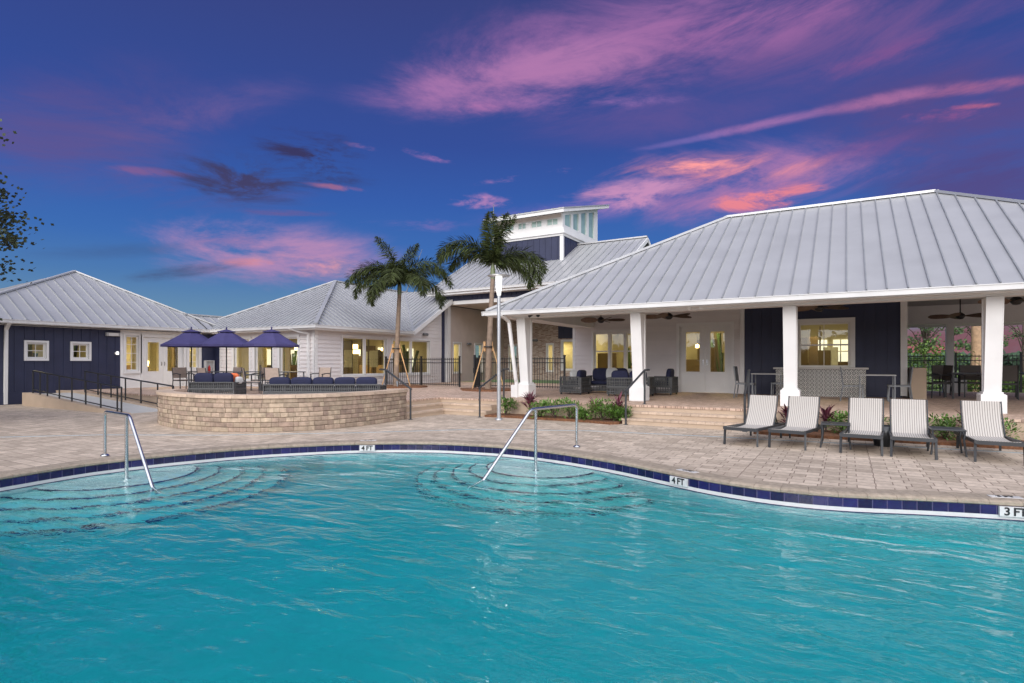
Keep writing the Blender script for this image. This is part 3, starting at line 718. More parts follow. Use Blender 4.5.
# right-hand flight
for k,(yy,z) in enumerate(((13.42,.15),(13.69,.30))):
    st.use(STUCCO); st.box(-4.75+.0,-1.75,yy,13.95,0 if k==0 else .151,z-.055)
    st.use(CAPM)
    x=-4.77
    while x<-1.74:
        x2=min(x+.2,-1.73); st.box(x+.003,x2-.003,yy-.025,13.95 if k else 13.95,z-.054,z+rnd.uniform(-.001,.001),rnd.random()); x=x2
struct(st.build('terrace_steps'))
st=MB()
for k,(d,z) in enumerate(((.54,.15),(.27,.30))):
    zb=0 if k==0 else .151
    st.use(STUCCO); st.box(-10.76,-10.76+d+.02,11.7,13.94-d,zb,z-.055); st.box(-10.76,-8.72,13.95-d,13.95,zb,z-.055)
    st.use(CAPM)
    y=11.7
    while y<13.95-d:
        y2=min(y+.2,13.95-d); st.box(-10.74,-10.74+d+.02,y+.003,y2-.003,z-.054,z+rnd.uniform(-.001,.001),rnd.random()); y=y2
    x=-10.74
    while x<-8.72:
        x2=min(x+.2,-8.72); st.box(x+.003,x2-.003,13.95-d-.02,13.945,z-.054,z+rnd.uniform(-.001,.001),rnd.random()); x=x2
struct(st.build('terrace_steps'))
# mulch beds
def bed(name,outl,z0=0,z1=.06):
    b_=MB(); pts=[Vector(p) for p in outl]; b_.prism([(p.x,p.y) for p in pts],z0,z1); o=b_.build(name,MULCH); return struct(o)
bed('planting_bed',[(-8.68,13.25),(-7.9,13.35),(-5.6,13.3),(-4.95,13.1),(-4.8,13.3),(-4.8,13.955),(-8.68,13.955)])
bed('planting_bed',[(-1.7,12.95),(-.5,12.85),(1.5,12.92),(4,12.9),(8,12.9),(8,13.955),(-1.7,13.955)])
def ring(c,r,n_=14,j=.15): return [(c[0]+r*(1+rnd.uniform(-j,j))*math.cos(2*math.pi*i/n_),c[1]+r*(1+rnd.uniform(-j,j))*math.sin(2*math.pi*i/n_)) for i in range(n_)]
PALM1=(-17.0,18.9); PALM2=(-11.95,18.5)
bed('planting_bed',ring(PALM1,1.3),FL-.01,FL+.06); bed('planting_bed',ring(PALM2,1.15),FL-.01,FL+.06)
# ramp from the deck up to the left wing
rm=MB(); 
def wedge(mb,x0,x1,y0,y1,z0,z1):  # z0 at x0, z1 at x1
    mb.hexa([(x0,y0,-.02),(x1,y0,-.02),(x1,y1,-.02),(x0,y1,-.02)],[(x0,y0,z0),(x1,y0,z1),(x1,y1,z1),(x0,y1,z0)])
wedge(rm,-24.4,-18.3,8.72,9.88,.40,.008); rm.box(-24.95,-24.4,8.72,9.88,-.02,.40); struct(rm.build('ramp',CONC))
rk=MB(); wedge(rk,-24.4,-18.1,8.5,8.72,.46,.03); rk.box(-24.95,-24.4,8.5,8.72,-.02,.46); wedge(rk,-24.4,-18.1,9.88,10.1,.46,.03); rk.box(-26,-24.4,9.88,10.1,-.02,.46); struct(rk.build('ramp_kerb',STUCCO))

# ================================================================== ROUND SEAT WALL
sw=thing('seat_wall','curved tan stone block seat wall round the raised terrace','wall',(-11.6,7.6,0))
def arclen(P): 
    s=[0]
    for a,b in zip(P[:-1],P[1:]): s.append(s[-1]+(b-a).length)
    return s
def at(P,S_,s):
    s=max(0,min(s,S_[-1]-1e-6)); i=max(k for k in range(len(S_)) if S_[k]<=s); i=min(i,len(P)-2); t=(s-S_[i])/(S_[i+1]-S_[i]); p=P[i].lerp(P[i+1],t); d=(P[min(i+2,len(P)-1)]-P[max(i-1,0)]).normalized(); return p,Vector((d.y,-d.x))
SW=arclen(WC); blk=MB(); bk_=MB(); row=.1045; NR=7
for r in range(NR):
    s=-rnd.random()*.2; z0=r*row; z1=z0+row-.006
    while s<SW[-1]:
        L_=rnd.choice((.11,.15,.15,.22,.30)); a,b=max(s,0),min(s+L_-.007,SW[-1]); s+=L_
        if b-a<.03: continue
        pr=rnd.uniform(-.006,.008); tn=rnd.random(); k=2
        pts=[at(WC,SW,a+(b-a)*q/k) for q in range(k+1)]; bv=.012
        for q in range(k):
            (p,n1),(p2,n2)=pts[q],pts[q+1]
            o1=p+n1*pr;o2=p2+n2*pr; i1=p-n1*.30;i2=p2-n2*.30; e1=o1-n1*bv; e2=o2-n2*bv
            blk.poly([(o1.x,o1.y,z0+bv),(o2.x,o2.y,z0+bv),(o2.x,o2.y,z1-bv),(o1.x,o1.y,z1-bv)],tn)
            blk.poly([(e1.x,e1.y,z1),(o1.x,o1.y,z1-bv),(o2.x,o2.y,z1-bv),(e2.x,e2.y,z1)],tn); blk.poly([(o1.x,o1.y,z0+bv),(e1.x,e1.y,z0),(e2.x,e2.y,z0),(o2.x,o2.y,z0+bv)],tn)
            if z1>FL: blk.poly([(i2.x,i2.y,z0),(i1.x,i1.y,z0),(i1.x,i1.y,z1),(i2.x,i2.y,z1)],tn)
blk.build('block_courses',STONE,sw)
co_=MB(); A_=offo(WC,-.025); B_=offo(WC,-.285); zt=NR*row-.002
for i in range(len(WC)-1):
    co_.hexa([(A_[i].x,A_[i].y,0),(A_[i+1].x,A_[i+1].y,0),(B_[i+1].x,B_[i+1].y,0),(B_[i].x,B_[i].y,0)],[(A_[i].x,A_[i].y,zt),(A_[i+1].x,A_[i+1].y,zt),(B_[i+1].x,B_[i+1].y,zt),(B_[i].x,B_[i].y,zt)])
for (i,) in ((0,),(len(WC)-1,)): pass
co_.build('core',BACKW,sw)
cp_=MB(); s=0
while s<SW[-1]-.05:
    L_=.33; a,b=s+.003,min(s+L_-.003,SW[-1]); s+=L_; tn=rnd.random(); (p,n1),(p2,n2)=at(WC,SW,a),at(WC,SW,b)
    o1,o2=p+n1*.045,p2+n2*.045; i1,i2=p-n1*.34,p2-n2*.34; z=zt
    cp_.hexa([(o1.x,o1.y,z),(o2.x,o2.y,z),(i2.x,i2.y,z),(i1.x,i1.y,z)],[(o1.x,o1.y,z+.075),(o2.x,o2.y,z+.075),(i2.x,i2.y,z+.075),(i1.x,i1.y,z+.075)],tn)
cp_.build('cap',CAPM,sw)

# ================================================================== PAVILION
pv=thing('pavilion','white and navy poolside pavilion with a hipped metal roof and open porch','pavilion',(-8.7,15.3,FL))
S_=.55
ex0,ex1,ey0,ey1=-9.4,7.9,14.4,26.2; ez=3.05; hw=(ey1-ey0)/2; rz_=ez+.57*hw; yr=(ey0+ey1)/2
rf=MB(); A=(ex0,ey0,ez);B=(ex1,ey0,ez);C_=(ex1,ey1,ez);D=(ex0,ey1,ez);R1=(ex0+hw,yr,rz_);R2=(2.2,yr,rz_)
roofplane(rf,[A,B,R2,R1],(0,-1),.37,seam_mat=SEAMM); roofplane(rf,[A,R1,D],(-1,0),.41,seam_mat=SEAMM); roofplane(rf,[B,C_,R2],(1,0),.41,seam_mat=SEAMM); roofplane(rf,[D,R1,R2,C_],(0,1),.41,seam_mat=SEAMM)
for p,q in ((A,R1),(D,R1),(B,R2),(C_,R2),(R1,R2)): ridge(rf,p,q,.14,.07)
rf.build('roof',None,pv)
fb=MB(); fb.box(ex0+.03,ex1-.03,ey0+.02,ey0+.05,ez-.15,ez-.052); fb.box(ex0+.03,ex0+.06,ey0+.05,ey1-.05,ez-.15,ez-.052); fb.box(ex0+.03,ex1-.03,ey1-.05,ey1-.02,ez-.22,ez-.052)
fb.box(ex0+.06,ex1-.03,ey0+.05,15.06,ez-.14,ez-.12); fb.box(ex0+.06,-8.9,15.06,ey1-.05,ez-.14,ez-.12)
fb.build('fascia',WHITE,pv)
gutter(pv,(ex0-.05,ey0+.02,ez-.02),(ex1,ey0+.02,ez-.02),(0,-1,0)); gutter(pv,(ex0+.03,ey0-.1,ez-.02),(ex0+.03,ey1,ez-.02),(-1,0,0))
bm_=MB()
bm_.box(-8.8,7.2,14.92,15.05,2.86,3.04); bm_.box(-8.8,7.2,15.05,15.5,2.88,3.30); bm_.box(-8.8,-8.5,15.5,20.8,2.88,3.50)
bm_.box(1.9,7.2,25.1,25.5,2.88,3.55); bm_.box(6.9,7.2,15.5,25.1,2.94,3.55)
bm_.build('beam',WHITE,pv)
cb_=MB(); cb_.box(-8.5,6.9,15.5,25.1,3.56,3.60)
y=15.6
while y<25: cb_.box(-8.5,6.9,y,y+.012,3.553,3.56); y+=.14
cb_.build('ceiling',CEIL,pv)
for i in range(5):
    x=(-8.50,-4.93,-1.17,2.605,6.38)[i]; w=.125
    c=MB()
    # wedge column: plumb back, front face flaring outward to carry the eave beam
    c.hexa([(x-w,15.20,FL+.42),(x+w,15.20,FL+.42),(x+w,15.44,FL+.42),(x-w,15.44,FL+.42)],[(x-w,14.95,2.855),(x+w,14.95,2.855),(x+w,15.44,2.855),(x-w,15.44,2.855)])
    # proud corner boards on the side faces
    for sx in (-1,1):
        xx=x+sx*(w+.008)
        c.hexa([(xx-.01,15.195,FL+.42),(xx+.01,15.195,FL+.42),(xx+.01,15.25,FL+.42),(xx-.01,15.25,FL+.42)],[(xx-.01,14.945,2.85),(xx+.01,14.945,2.85),(xx+.01,15.0,2.85),(xx-.01,15.0,2.85)])
        c.box(xx-.01,xx+.01,15.37,15.445,FL+.42,2.85)
    cc=c.build('column',WHITE,pv)
    b=MB(); b.box(x-.21,x+.21,15.08,15.55,FL,FL+.41,bev=.02); b.box(x-.165,x+.165,15.14,15.50,FL+.40,FL+.45); b.build('column_base',WHITE,cc)
    if i in (3,4):
        xr=x+.55 if i==3 else x
        c=MB(); c.box(xr-.11,xr+.11,25.2,25.42,FL,2.88); c.box(xr-.2,xr+.2,25.1,25.5,FL-.001,FL+.40); c.build('rear_column',WHITE,pv)
c=MB(); c.box(1.40,1.57,20.70,20.79,FL+.06,3.55); 
PF=Face('y',20.8,-1)
c.build('end_post',WHITE,pv)
win3=(-8.52,-6.62,1.22,2.68); dr=(-5.2,-3.45,.45,2.82)
wm=MB(); wall(wm,PF,-9.39,-3.05,FL-.02,3.6,[win3,dr]); 
wm.box(-9.39,-9.21,20.99,25.5,FL,3.6); wm.box(-9.38,1.4,25.32,25.5,FL,3.6)
wm.build('wall',SIDING,pv)
sm_=MB(); lap(sm_,PF,-9.33,-3.1,FL,3.55,[(win3[0]-.1,win3[1]+.1,win3[2]-.1,win3[3]+.1),(dr[0]-.11,dr[1]+.11,dr[2],dr[3]+.11)])
sm_.build('lap_siding',SIDING,pv)
tr=MB(); PF.box(tr,-9.41,-9.30,-.02,.035,FL,3.55); tr.build('corner_board',WHITE,pv)
tr=MB(); PF.box(tr,-3.15,-3.01,-.02,.05,FL,3.55); tr.build('corner_board',WHITE,pv)
nw=(-1.36,0.10,1.36,2.80)
nm=MB(); wall(nm,PF,-3.05,1.45,FL-.02,3.6,[nw]); battens(nm,PF,-2.95,1.3,FL,3.55,[(nw[0]-.1,nw[1]+.1,nw[2]-.1,nw[3]+.1)],.30,.05)
nm.box(1.30,1.45,20.99,25.5,FL,3.6)
nm.build('navy_wall',NAVY,pv)
window(pv,PF,*win3,nx=1,nz_=2,bars=True,rail=True,units=3)
window(pv,PF,*nw,nx=2,nz_=2,rail=True,casing=.13)
doors(pv,PF,*dr)
# interior
ib=MB(); ib.use(WARMW); ib.box(-9.2,1.29,25.25,25.31,FL,3.3); ib.box(-9.2,-9.15,21,25.25,FL,3.3); ib.box(-3.1,-3.0,22.2,25.25,FL,3.3); ib.box(-9.2,1.3,21,25.3,3.3,3.35); ib.use(FLOORI); ib.box(-9.2,1.3,21,25.3,FL,FL+.03)
ib.use(mat('interior_dark_joinery',(.10,.07,.04),.5)); ib.box(-8.6,-7.2,24.9,25.24,FL,1.5); ib.box(-2.6,1,24.8,25.24,FL,1.35); ib.box(-5.5,-4.6,25.0,25.24,FL,2.5); ib.box(-2.4,-1.6,25.1,25.24,1.95,2.65)
DK=MATS['interior_dark_joinery']; GRN=mat('indoor_plant',(.05,.09,.03),.7,var=.5,vs_=9)
def clutter(mb,x0,x1,y0,y1,n_,sd):
    R=random.Random(sd)
    for _ in range(n_):
        x,y=R.uniform(x0,x1),R.uniform(y0,y1); k=R.random()
        if k<.30: mb.use(DK); h=R.uniform(.7,2.2); w=R.uniform(.15,.5); mb.box(x-w,x+w,y-.05,y+.05,FL+.03,FL+h)
        elif k<.55: mb.use(GRN); [mb.tube([(x,y,FL+.1),(x+R.uniform(-.5,.5),y+R.uniform(-.3,.3),FL+R.uniform(1.2,2.2))],[.02,.09],5) for _ in range(7)]
        elif k<.7: mb.use(DK); mb.box(x-.03,x+.03,y-.03,y+.03,FL,2.9); mb.use(GREYC); mb.box(x+.1,x+.6,y-.02,y+.02,1.3,2.1)
        elif k<.85: mb.use(DK); mb.tube([(x,y,3.),(x,y,2.3)],.01,4); mb.use(LAMPE); mb.lathe((x,y,2.12),[(0,0),(.08,.02),(.08,.14),(0,.18)],10)
        else: mb.use(mat('tan_upholstery',(.42,.30,.18),.8)); mb.box(x-.4,x+.4,y-.3,y+.3,FL+.1,FL+.45); mb.box(x-.4,x+.4,y+.2,y+.3,FL+.45,FL+.95)
def glowpanel(mb,x0,x1,y,z0,z1):  # added glowing panel with glazing bars, for bright patches in the windows
    mb.use(GLOWW); mb.box(x0,x1,y,y+.02,z0,z1); mb.use(WHITE)
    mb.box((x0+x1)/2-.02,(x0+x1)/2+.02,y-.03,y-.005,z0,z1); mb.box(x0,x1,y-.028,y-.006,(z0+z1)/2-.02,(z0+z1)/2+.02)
clutter(ib,-8.9,-6.4,21.8,24.9,9,2); clutter(ib,-5.6,-3.3,22.6,24.9,7,6); clutter(ib,-2.8,1.0,22.2,24.9,12,9)
for x in (-1.15,-.45): glowpanel(ib,x,x+.5,25.2,1.5,2.4)
glowpanel(ib,-8.2,-7.7,25.2,1.5,2.4); glowpanel(ib,-5.2,-4.8,24.9,1.6,2.3)
ib.build('interior',None,pv)
for (x,y,w) in ((-7.5,22.6,85),(-4.5,22.6,75),(-.8,22.6,85)): room_light('room_light',(x,y,3.27),w)

# downspout at left column
downspout(pv,[(-8.80,14.35,2.92),(-8.76,14.72,2.74),(-8.69,15.0,1.0),(-8.69,15.04,.92),(-8.69,15.04,FL)],.045)
bs=MB(); bs.box(-8.86,-8.72,15.0,15.2,FL,FL+.38,bev=.015); bs.build('column_base',WHITE,pv)

# bar counter
bc=thing('bar_counter','pass through bar counter clad in grey and white patterned tile below the navy wall window','counter',(-.7,20.3,FL))
mb=MB(); mb.box(-1.98,.50,20.22,20.76,FL,1.30); mb.build('tiled_front',TILEF,bc)
mb=MB(); mb.box(-2.05,.57,20.14,20.77,1.302,1.36,bev=.008); mb.build('countertop',mat('pale_stone_top',(.55,.52,.48),.3),bc)
pb=tag(MB().box(1.62,1.98,20.15,21.9,FL,1.36,bev=.01).build('partition',STUCCO),'low tan stucco partition block beside the white end post of the navy wall','partition')

# security lights, dome
def spot(px,loc,label):
    t=thing('security_light',label,'security light',loc)
    x,y,z=loc; a=MB(); a.tube([(x,y,z),(x,y-.05,z)],.05,10); a.build('mount',WHITE,t)
    for s in (-1,1):
        a=MB(); a.tube([(x+s*.03,y-.04,z),(x+s*.10,y-.11,z-.03),(x+s*.15,y-.20,z-.07)],[.02,.04,.055],10); a.build('lamp_head',px,t)
spot(BLACK,(-7.92,14.91,2.96),'twin head black security light on the porch beam left of the seating'); spot(WHITE,(-3.30,14.91,2.96),'twin head white security light on the porch beam above the double doors')
# ceiling fans
fan=proto('ceiling_fan','ceiling fan','ceiling fans along the porch')
a=MB(); a.tube([(0,0,.60),(0,0,.06)],.018,8); a.lathe((0,0,.60),[(.0,0),(.07,0),(.05,-.06),(.0,-.07)],14); a.build('downrod',BLACK,fan)
a=MB(); a.lathe((0,0,0),[(.0,-.10),(.07,-.09),(.12,-.03),(.12,.04),(.05,.10),(.0,.12)],18); a.build('motor',BLACK,fan)
for k in range(5):
    t=2*math.pi*k/5+.3; d=Vector((math.cos(t),math.sin(t),0)); e=Vector((-d.y,d.x,.38)).normalized(); b=MB(); prev=None
    for j,(r,w) in enumerate(((.1,.03),(.2,.05),(.28,.11),(.42,.15),(.6,.155),(.74,.12),(.80,.03))):
        cpt=d*r; q=[cpt-e*w,cpt+e*w]
        if prev: b.hexa([prev[0],prev[1],prev[1]+Vector((0,0,.008)),prev[0]+Vector((0,0,.008))],[q[0],q[1],q[1]+Vector((0,0,.008)),q[0]+Vector((0,0,.008))])
        prev=q
    b.build('blade',BLADE,fan)
for (x,y,z,r,l) in ((-7.12,18,2.94,.1,'dark ceiling fan with brown leaf blades over the wicker seating'),(-4.84,18,2.97,.5,'dark ceiling fan with brown leaf blades left of the double doors'),(-.66,18,3.03,.2,'dark ceiling fan with pale worn blades in front of the navy wall window'),(3.45,17.6,2.97,.7,'dark ceiling fan at the right edge of the view, nearer the pool'),(3.0,22.0,2.94,.2,'dark ceiling fan behind the rightmost column toward the garden side')):
    place(fan,(x,y,z),r,l)

# ================================================================== LEFT WING
lw=thing('left_wing_building','low navy clad wing with a hipped standing seam metal roof at far left','building',(-26,12,0))
ex=-25.5; ez2=3.05; apx=(-29.95,12.1,ez2+.575*4.45)
rf=MB(); a0=(ex,6.3,ez2); a1=(ex,16.55,ez2); a2=(-34.4,16.55,ez2); a3=(-34.4,6.3,ez2)
roofplane(rf,[a0,a1,apx],(1,0),.42,seam_mat=SEAMM); roofplane(rf,[a1,a2,apx],(0,1),.42,seam_mat=SEAMM); roofplane(rf,[a0,a3,apx],(0,-1),.42,seam_mat=SEAMM); roofplane(rf,[a2,a3,apx],(-1,0),.42,seam_mat=SEAMM)
ridge(rf,a0,apx,.12,.06);ridge(rf,a1,apx,.12,.06)
rx=-26.72; rzz=ez2+.575*(ex-rx)
roofplane(rf,[(ex,15.2,ez2+.002),(ex,17.2,ez2+.002),(rx,17.2,rzz),(rx,15.2,rzz)],(1,0),.42,seam_mat=SEAMM); roofplane(rf,[(rx,15.2,rzz),(rx,17.2,rzz),(rx-1.3,17.2,ez2),(rx-1.3,15.2,ez2)],(-1,0),.42,seam_mat=SEAMM)
ridge(rf,(rx,15.2,rzz),(rx,17.2,rzz),.12,.06)
rf.build('roof',None,lw)
gutter(lw,(ex,6.3,ez2-.02),(ex,15.7,ez2-.02),(1,0,0))
so_=MB(); so_.box(-26,ex,6.3,16.2,ez2-.19,ez2-.16); so_.box(ex-.03,ex,6.3,15.7,ez2-.19,ez2-.053); so_.build('soffit',WHITE,lw)
LF=Face('x',-26,1); zl=FL-.08
ws=[(8.98,9.58,1.66,2.26),(10.42,10.98,1.66,2.26)]; wt_=(12.32,12.84,1.16,2.66); dl=(13.0,14.72,.40,2.62); wr=(14.98,15.42,1.24,2.5)
mb=MB(); wall(mb,LF,4,12.12,-.05,ez2-.16,ws); battens(mb,LF,4.,12.1,.46,ez2-.2,[(o[0]-.1,o[1]+.1,o[2]-.1,o[3]+.1) for o in ws],.30,.05); LF.box(mb,4,12.1,0,.03,-.05,.44); mb.box(-34,-26.18,4,4.18,-.05,ez2-.16)
LF.box(mb,15.58,16.2,-.18,0,FL,ez2-.16); LF.box(mb,15.6,16.17,0,.02,FL,ez2-.2)
mb.build('navy_wall',NAVY,lw)
mb=MB(); wall(mb,LF,12.12,15.58,FL-.1,ez2-.16,[wt_,dl,wr]); mb.build('white_wall',WHITE,lw)
for o in ws: window(lw,LF,*o,nx=2,nz_=2,casing=.075)
window(lw,LF,*wt_,nx=2,nz_=4,casing=.10); window(lw,LF,*wr,nx=2,nz_=4,casing=.10); doors(lw,LF,*dl)
ib=MB(); ib.use(WARMW); ib.box(-30,-29.9,4.2,16,FL,2.85); ib.box(-30,-26.2,12.0,12.1,FL,2.85); ib.box(-30,-26.2,16.0,16.1,FL,2.85); ib.box(-30,-26.19,4.2,16,2.86,2.88); ib.use(FLOORI); ib.box(-30,-26.19,4.2,16,FL-.06,FL-.03)
ib.use(CURT)
for yy in (13.15,13.9,14.6): 
    for k in range(5): ib.tube([(-27.2,yy+.06*k,FL),(-27.2,yy+.06*k,2.8)],.035,6)
clutter(ib,-29.5,-27.0,12.4,15.8,10,5); clutter(ib,-29.5,-27.0,8.6,11.6,6,7)
ib.use(LAMPE); ib.box(-28.4,-28.1,14.25,14.55,1.35,1.6)
ib.build('interior',None,lw)
for (y,w) in ((9.6,60),(13.9,130)): room_light('room_light',(-27.8,y,2.82),w,.6)
downspout(lw,[(-25.42,8.30,2.95),(-25.88,8.36,2.72),(-25.94,8.36,.02)],.06)
em=thing('emergency_light','small grey wall light box under the eave of the navy wing','wall light',(-25.9,11.95,2.62)); a=MB(); a.box(-25.97,-25.85,11.55,12.05,2.60,2.74,bev=.01); a.build('housing',mat('grey_housing',(.4,.4,.4),.5),em)
a=MB(); a.box(-25.85,-25.83,11.62,11.98,2.61,2.73); a.build('lens',WHITE,em)
sc_=thing('wall_sconce','round white wall sconce on the navy wing left of the tall window','wall light',(-25.97,11.95,1.95)); a=MB(); a.tube([(-25.98,11.95,1.9),(-25.90,11.95,1.9)],.06,12); a.build('backplate',WHITE,sc_); a=MB(); a.lathe((-25.86,11.95,1.84),[(0,0),(.05,0),(.055,.07),(.04,.13),(0,.14)],12); a.build('lamp_shade',GLOWW,sc_)
# fire extinguisher cabinet
fe=thing('extinguisher_cabinet','grey wall cabinet holding a red fire extinguisher on the navy panel','cabinet',(-25.95,15.9,1.3)); a=MB(); a.box(-25.975,-25.82,15.66,15.70,.98,1.62); a.box(-25.975,-25.82,16.06,16.10,.98,1.62); a.box(-25.975,-25.82,15.70,16.06,.98,1.02); a.box(-25.975,-25.82,15.70,16.06,1.58,1.62); a.box(-25.975,-25.95,15.70,16.06,1.02,1.58); a.build('box',GREYC,fe)
a=MB(); a.lathe((-25.89,15.88,1.04),[(0,0),(.055,0),(.055,.26),(.02,.33),(.02,.36),(0,.36)],12); a.build('fire_extinguisher',REDP,fe)

# ================================================================== MIDDLE BUILDING
md=thing('middle_building','white lap sided building with a tall hipped metal roof behind the umbrellas','building',(-19,16.2,FL))
mex,mey,mez=-18.4,15.7,3.05; ma=(-23.0,20.9,5.74)
rf=MB(); q0=(mex,mey,mez); q1=(-27.6,mey,mez); rb=(-23.0,27.5,5.74); rgt=(mex,21.7,mez)
roofplane(rf,[q0,q1,ma],(0,-1),.33,seam_mat=SEAMM); roofplane(rf,[q1,(-27.6,27.5,mez),rb,ma],(-1,0),.30,seam_mat=SEAMM)
sl_=(5.74-3.05)/4.6
gx=24.94; vz=mez+sl_*(gx-21.7)
vt=(-23.0,26.3,5.74); roofplane(rf,[q0,ma,vt,rgt],(1,0),.30,seam_mat=SEAMM)
# cross gable slope whose rake shows toward the pool
roofplane(rf,[rgt,vt,(-19.3,26.3,5.74),(-19.3,gx,vz),(mex,gx,vz)],(0,-1),.30,seam_mat=SEAMM)
roofplane(rf,[vt,(-19.3,26.3,5.74),(-19.3,30.9,mez),(-23.0,30.9,mez)],(0,1),.30,seam_mat=SEAMM)
ridge(rf,q0,ma,.16,.06); ridge(rf,q1,ma,.16,.06); ridge(rf,ma,rb,.16,.06)
rf.build('roof',None,md)
vl=MB(); vl.bar((rgt[0],rgt[1],rgt[2]+.03),(-23.0,26.3,5.77),.10,.03); vl.build('valley_flashing',ROOF,md)
rk=MB(); rk.bar((mex+.01,21.68,mez-.10),(mex+.01,24.94,vz-.10),.03,.20,up=(0,-sl_,1)); rk.box(-18.99,mex-.01,mey+.02,16.19,mez-.19,mez-.16)
rk.box(-18.99,mex-.01,16.2,21.7,mez-.19,mez-.16); rk.box(-25.5,-18.99,mey+.02,16.19,mez-.19,mez-.16)
rk.box(mex-.03,mex,mey,21.7,mez-.19,mez-.053); rk.box(-25.4,mex-.03,mey,mey+.02,mez-.19,mez-.053)
rk.build('fascia',WHITE,md)
gutter(md,(mex,mey-.1,mez-.02),(mex,21.7,mez-.02),(1,0,0)); gutter(md,(-25.4,mey,mez-.02),(mex+.1,mey,mez-.02),(0,-1,0))
MF=Face('y',16.2,-1); MX=Face('x',-19,1)
fws=[(-24.45,-23.32,.72,2.60),(-22.92,-21.72,.72,2.60),(-21.22,-20.05,.72,2.60)]
mb=MB(); wall(mb,MF,-26,-19,FL-.02,2.9,fws); ow=[(17.68,20.42,.95,2.66),(20.86,23.68,.95,2.66)]
wall(mb,MX,16.38,24.94,FL-.02,2.9,ow); 
mb.poly([(-19,21.3,2.9),(-19,24.94,2.9),(-19,24.94,vz-.08)])
mb.build('wall',SIDING,md)
sd=MB(); lap(sd,MF,-25.5,-19.12,FL,2.88,[(o[0]-.1,o[1]+.1,o[2]-.1,o[3]+.1) for o in fws]); 
lap(sd,MX,16.32,24.7,FL,2.88,[(o[0]-.1,o[1]+.1,o[2]-.1,o[3]+.1) for o in ow]); 
lap(sd,MX,21.4,24.7,2.88,vz-.12,[],top=lambda z:(max(21.4,21.7+(z+.12-mez)/sl_),24.7)); sd.build('lap_siding',SIDING,md)
tr=MB(); MF.box(tr,-19.13,-19.0,-.02,.035,FL,2.88); MX.box(tr,16.165,16.31,-.02,.036,FL,2.88); tr.build('corner_board',WHITE,md)
tr=MB(); MF.box(tr,-25.55,-25.4,-.02,.03,FL,2.88); tr.build('corner_board',WHITE,md)
npn=MB(); MF.box(npn,-26,-25.56,0,.02,FL,2.88); npn.build('navy_panel',NAVY,md)
for o in fws: window(md,MF,*o,nx=1,nz_=1,bars=False,casing=.13)
for o in ow: window(md,MX,*o,nx=1,nz_=1,bars=False,units=2,casing=.08)
ib=MB(); ib.use(WARMW); ib.box(-25.8,-19.2,24.5,24.6,FL,2.9); ib.box(-25.8,-25.7,16.4,24.5,FL,2.9); ib.box(-25.8,-19.19,16.39,24.6,2.9,2.93); ib.use(FLOORI); ib.box(-25.8,-19.19,16.39,24.6,FL,FL+.02)
DK=MATS['interior_dark_joinery']; GRN=mat('indoor_plant',(.05,.09,.03),.7,var=.5,vs_=9)
clutter(ib,-25.2,-19.6,18.4,24,26,4)
for (x,z) in ((-24.9,1.2),(-23.4,1.3),(-21.2,1.2)): glowpanel(ib,x,x+.45,24.46,z,z+1.1)
for y in (18.6,20.2,22.0,23.2): ib.use(GLOWW); ib.box(-25.69,-25.66,y,y+.5,1.2,2.2)  # bare glowing panels added on the far wall to brighten the windows
ib.use(DK); ib.box(-25.6,-24.9,18,22,FL,1.4); ib.box(-23.5,-21.9,19.2,20.6,FL,1.15); ib.box(-22,-21.4,22.4,24.2,FL,2.2); ib.box(-24.6,-23.6,24.3,24.48,1,2.5)
ib.use(CURT)
for (x,y) in ((-22.7,16.9),(-21.75,16.9),(-24.3,16.9),(-20.4,16.9),(-23.4,16.9)):
    for k in range(5): ib.tube([(x+.07*k,y,FL),(x+.07*k,y,2.85)],.04,6)
for (x,y,z) in ((-22.5,18.2,2.1),(-21,20.3,2.2),(-23,22.4,2.0)): ib.use(LAMPE); ib.box(x-.13,x+.13,y-.13,y+.13,z,z+.22)
ib.build('interior',None,md)
for (x,y,w) in ((-22.5,18.2,110),(-21,20.3,45),(-22.3,22.8,70)): room_light('room_light',(x,y,2.84),w,.6)
downspout(md,[(-19.9,15.63,2.95),(-19.5,15.9,2.78),(-19.32,16.12,2.74),(-19.32,16.12,FL)],.055)
def sconce(loc,out,label):
    t=thing('wall_sconce',label,'wall light',loc); x,y,z=loc; a=MB(); o=Vector(out)
    a.tube([Vector(loc),Vector(loc)+o*.06],.06,10); a.build('backplate',GREYMETAL,t); a=MB(); c=Vector(loc)+o*.12; a.tube([c+Vector((0,-.16 if out[0] else 0,-.0)),c+Vector((0,.16 if out[0] else 0,0))] if out[0] else [c+Vector((-.16,0,0)),c+Vector((.16,0,0))],.07,10); a.build('lamp_shade',GREYMETAL,t)
sconce((-18.97,23.2,2.98),(1,0,0),'grey wall light on the white gable wall above the right windows')

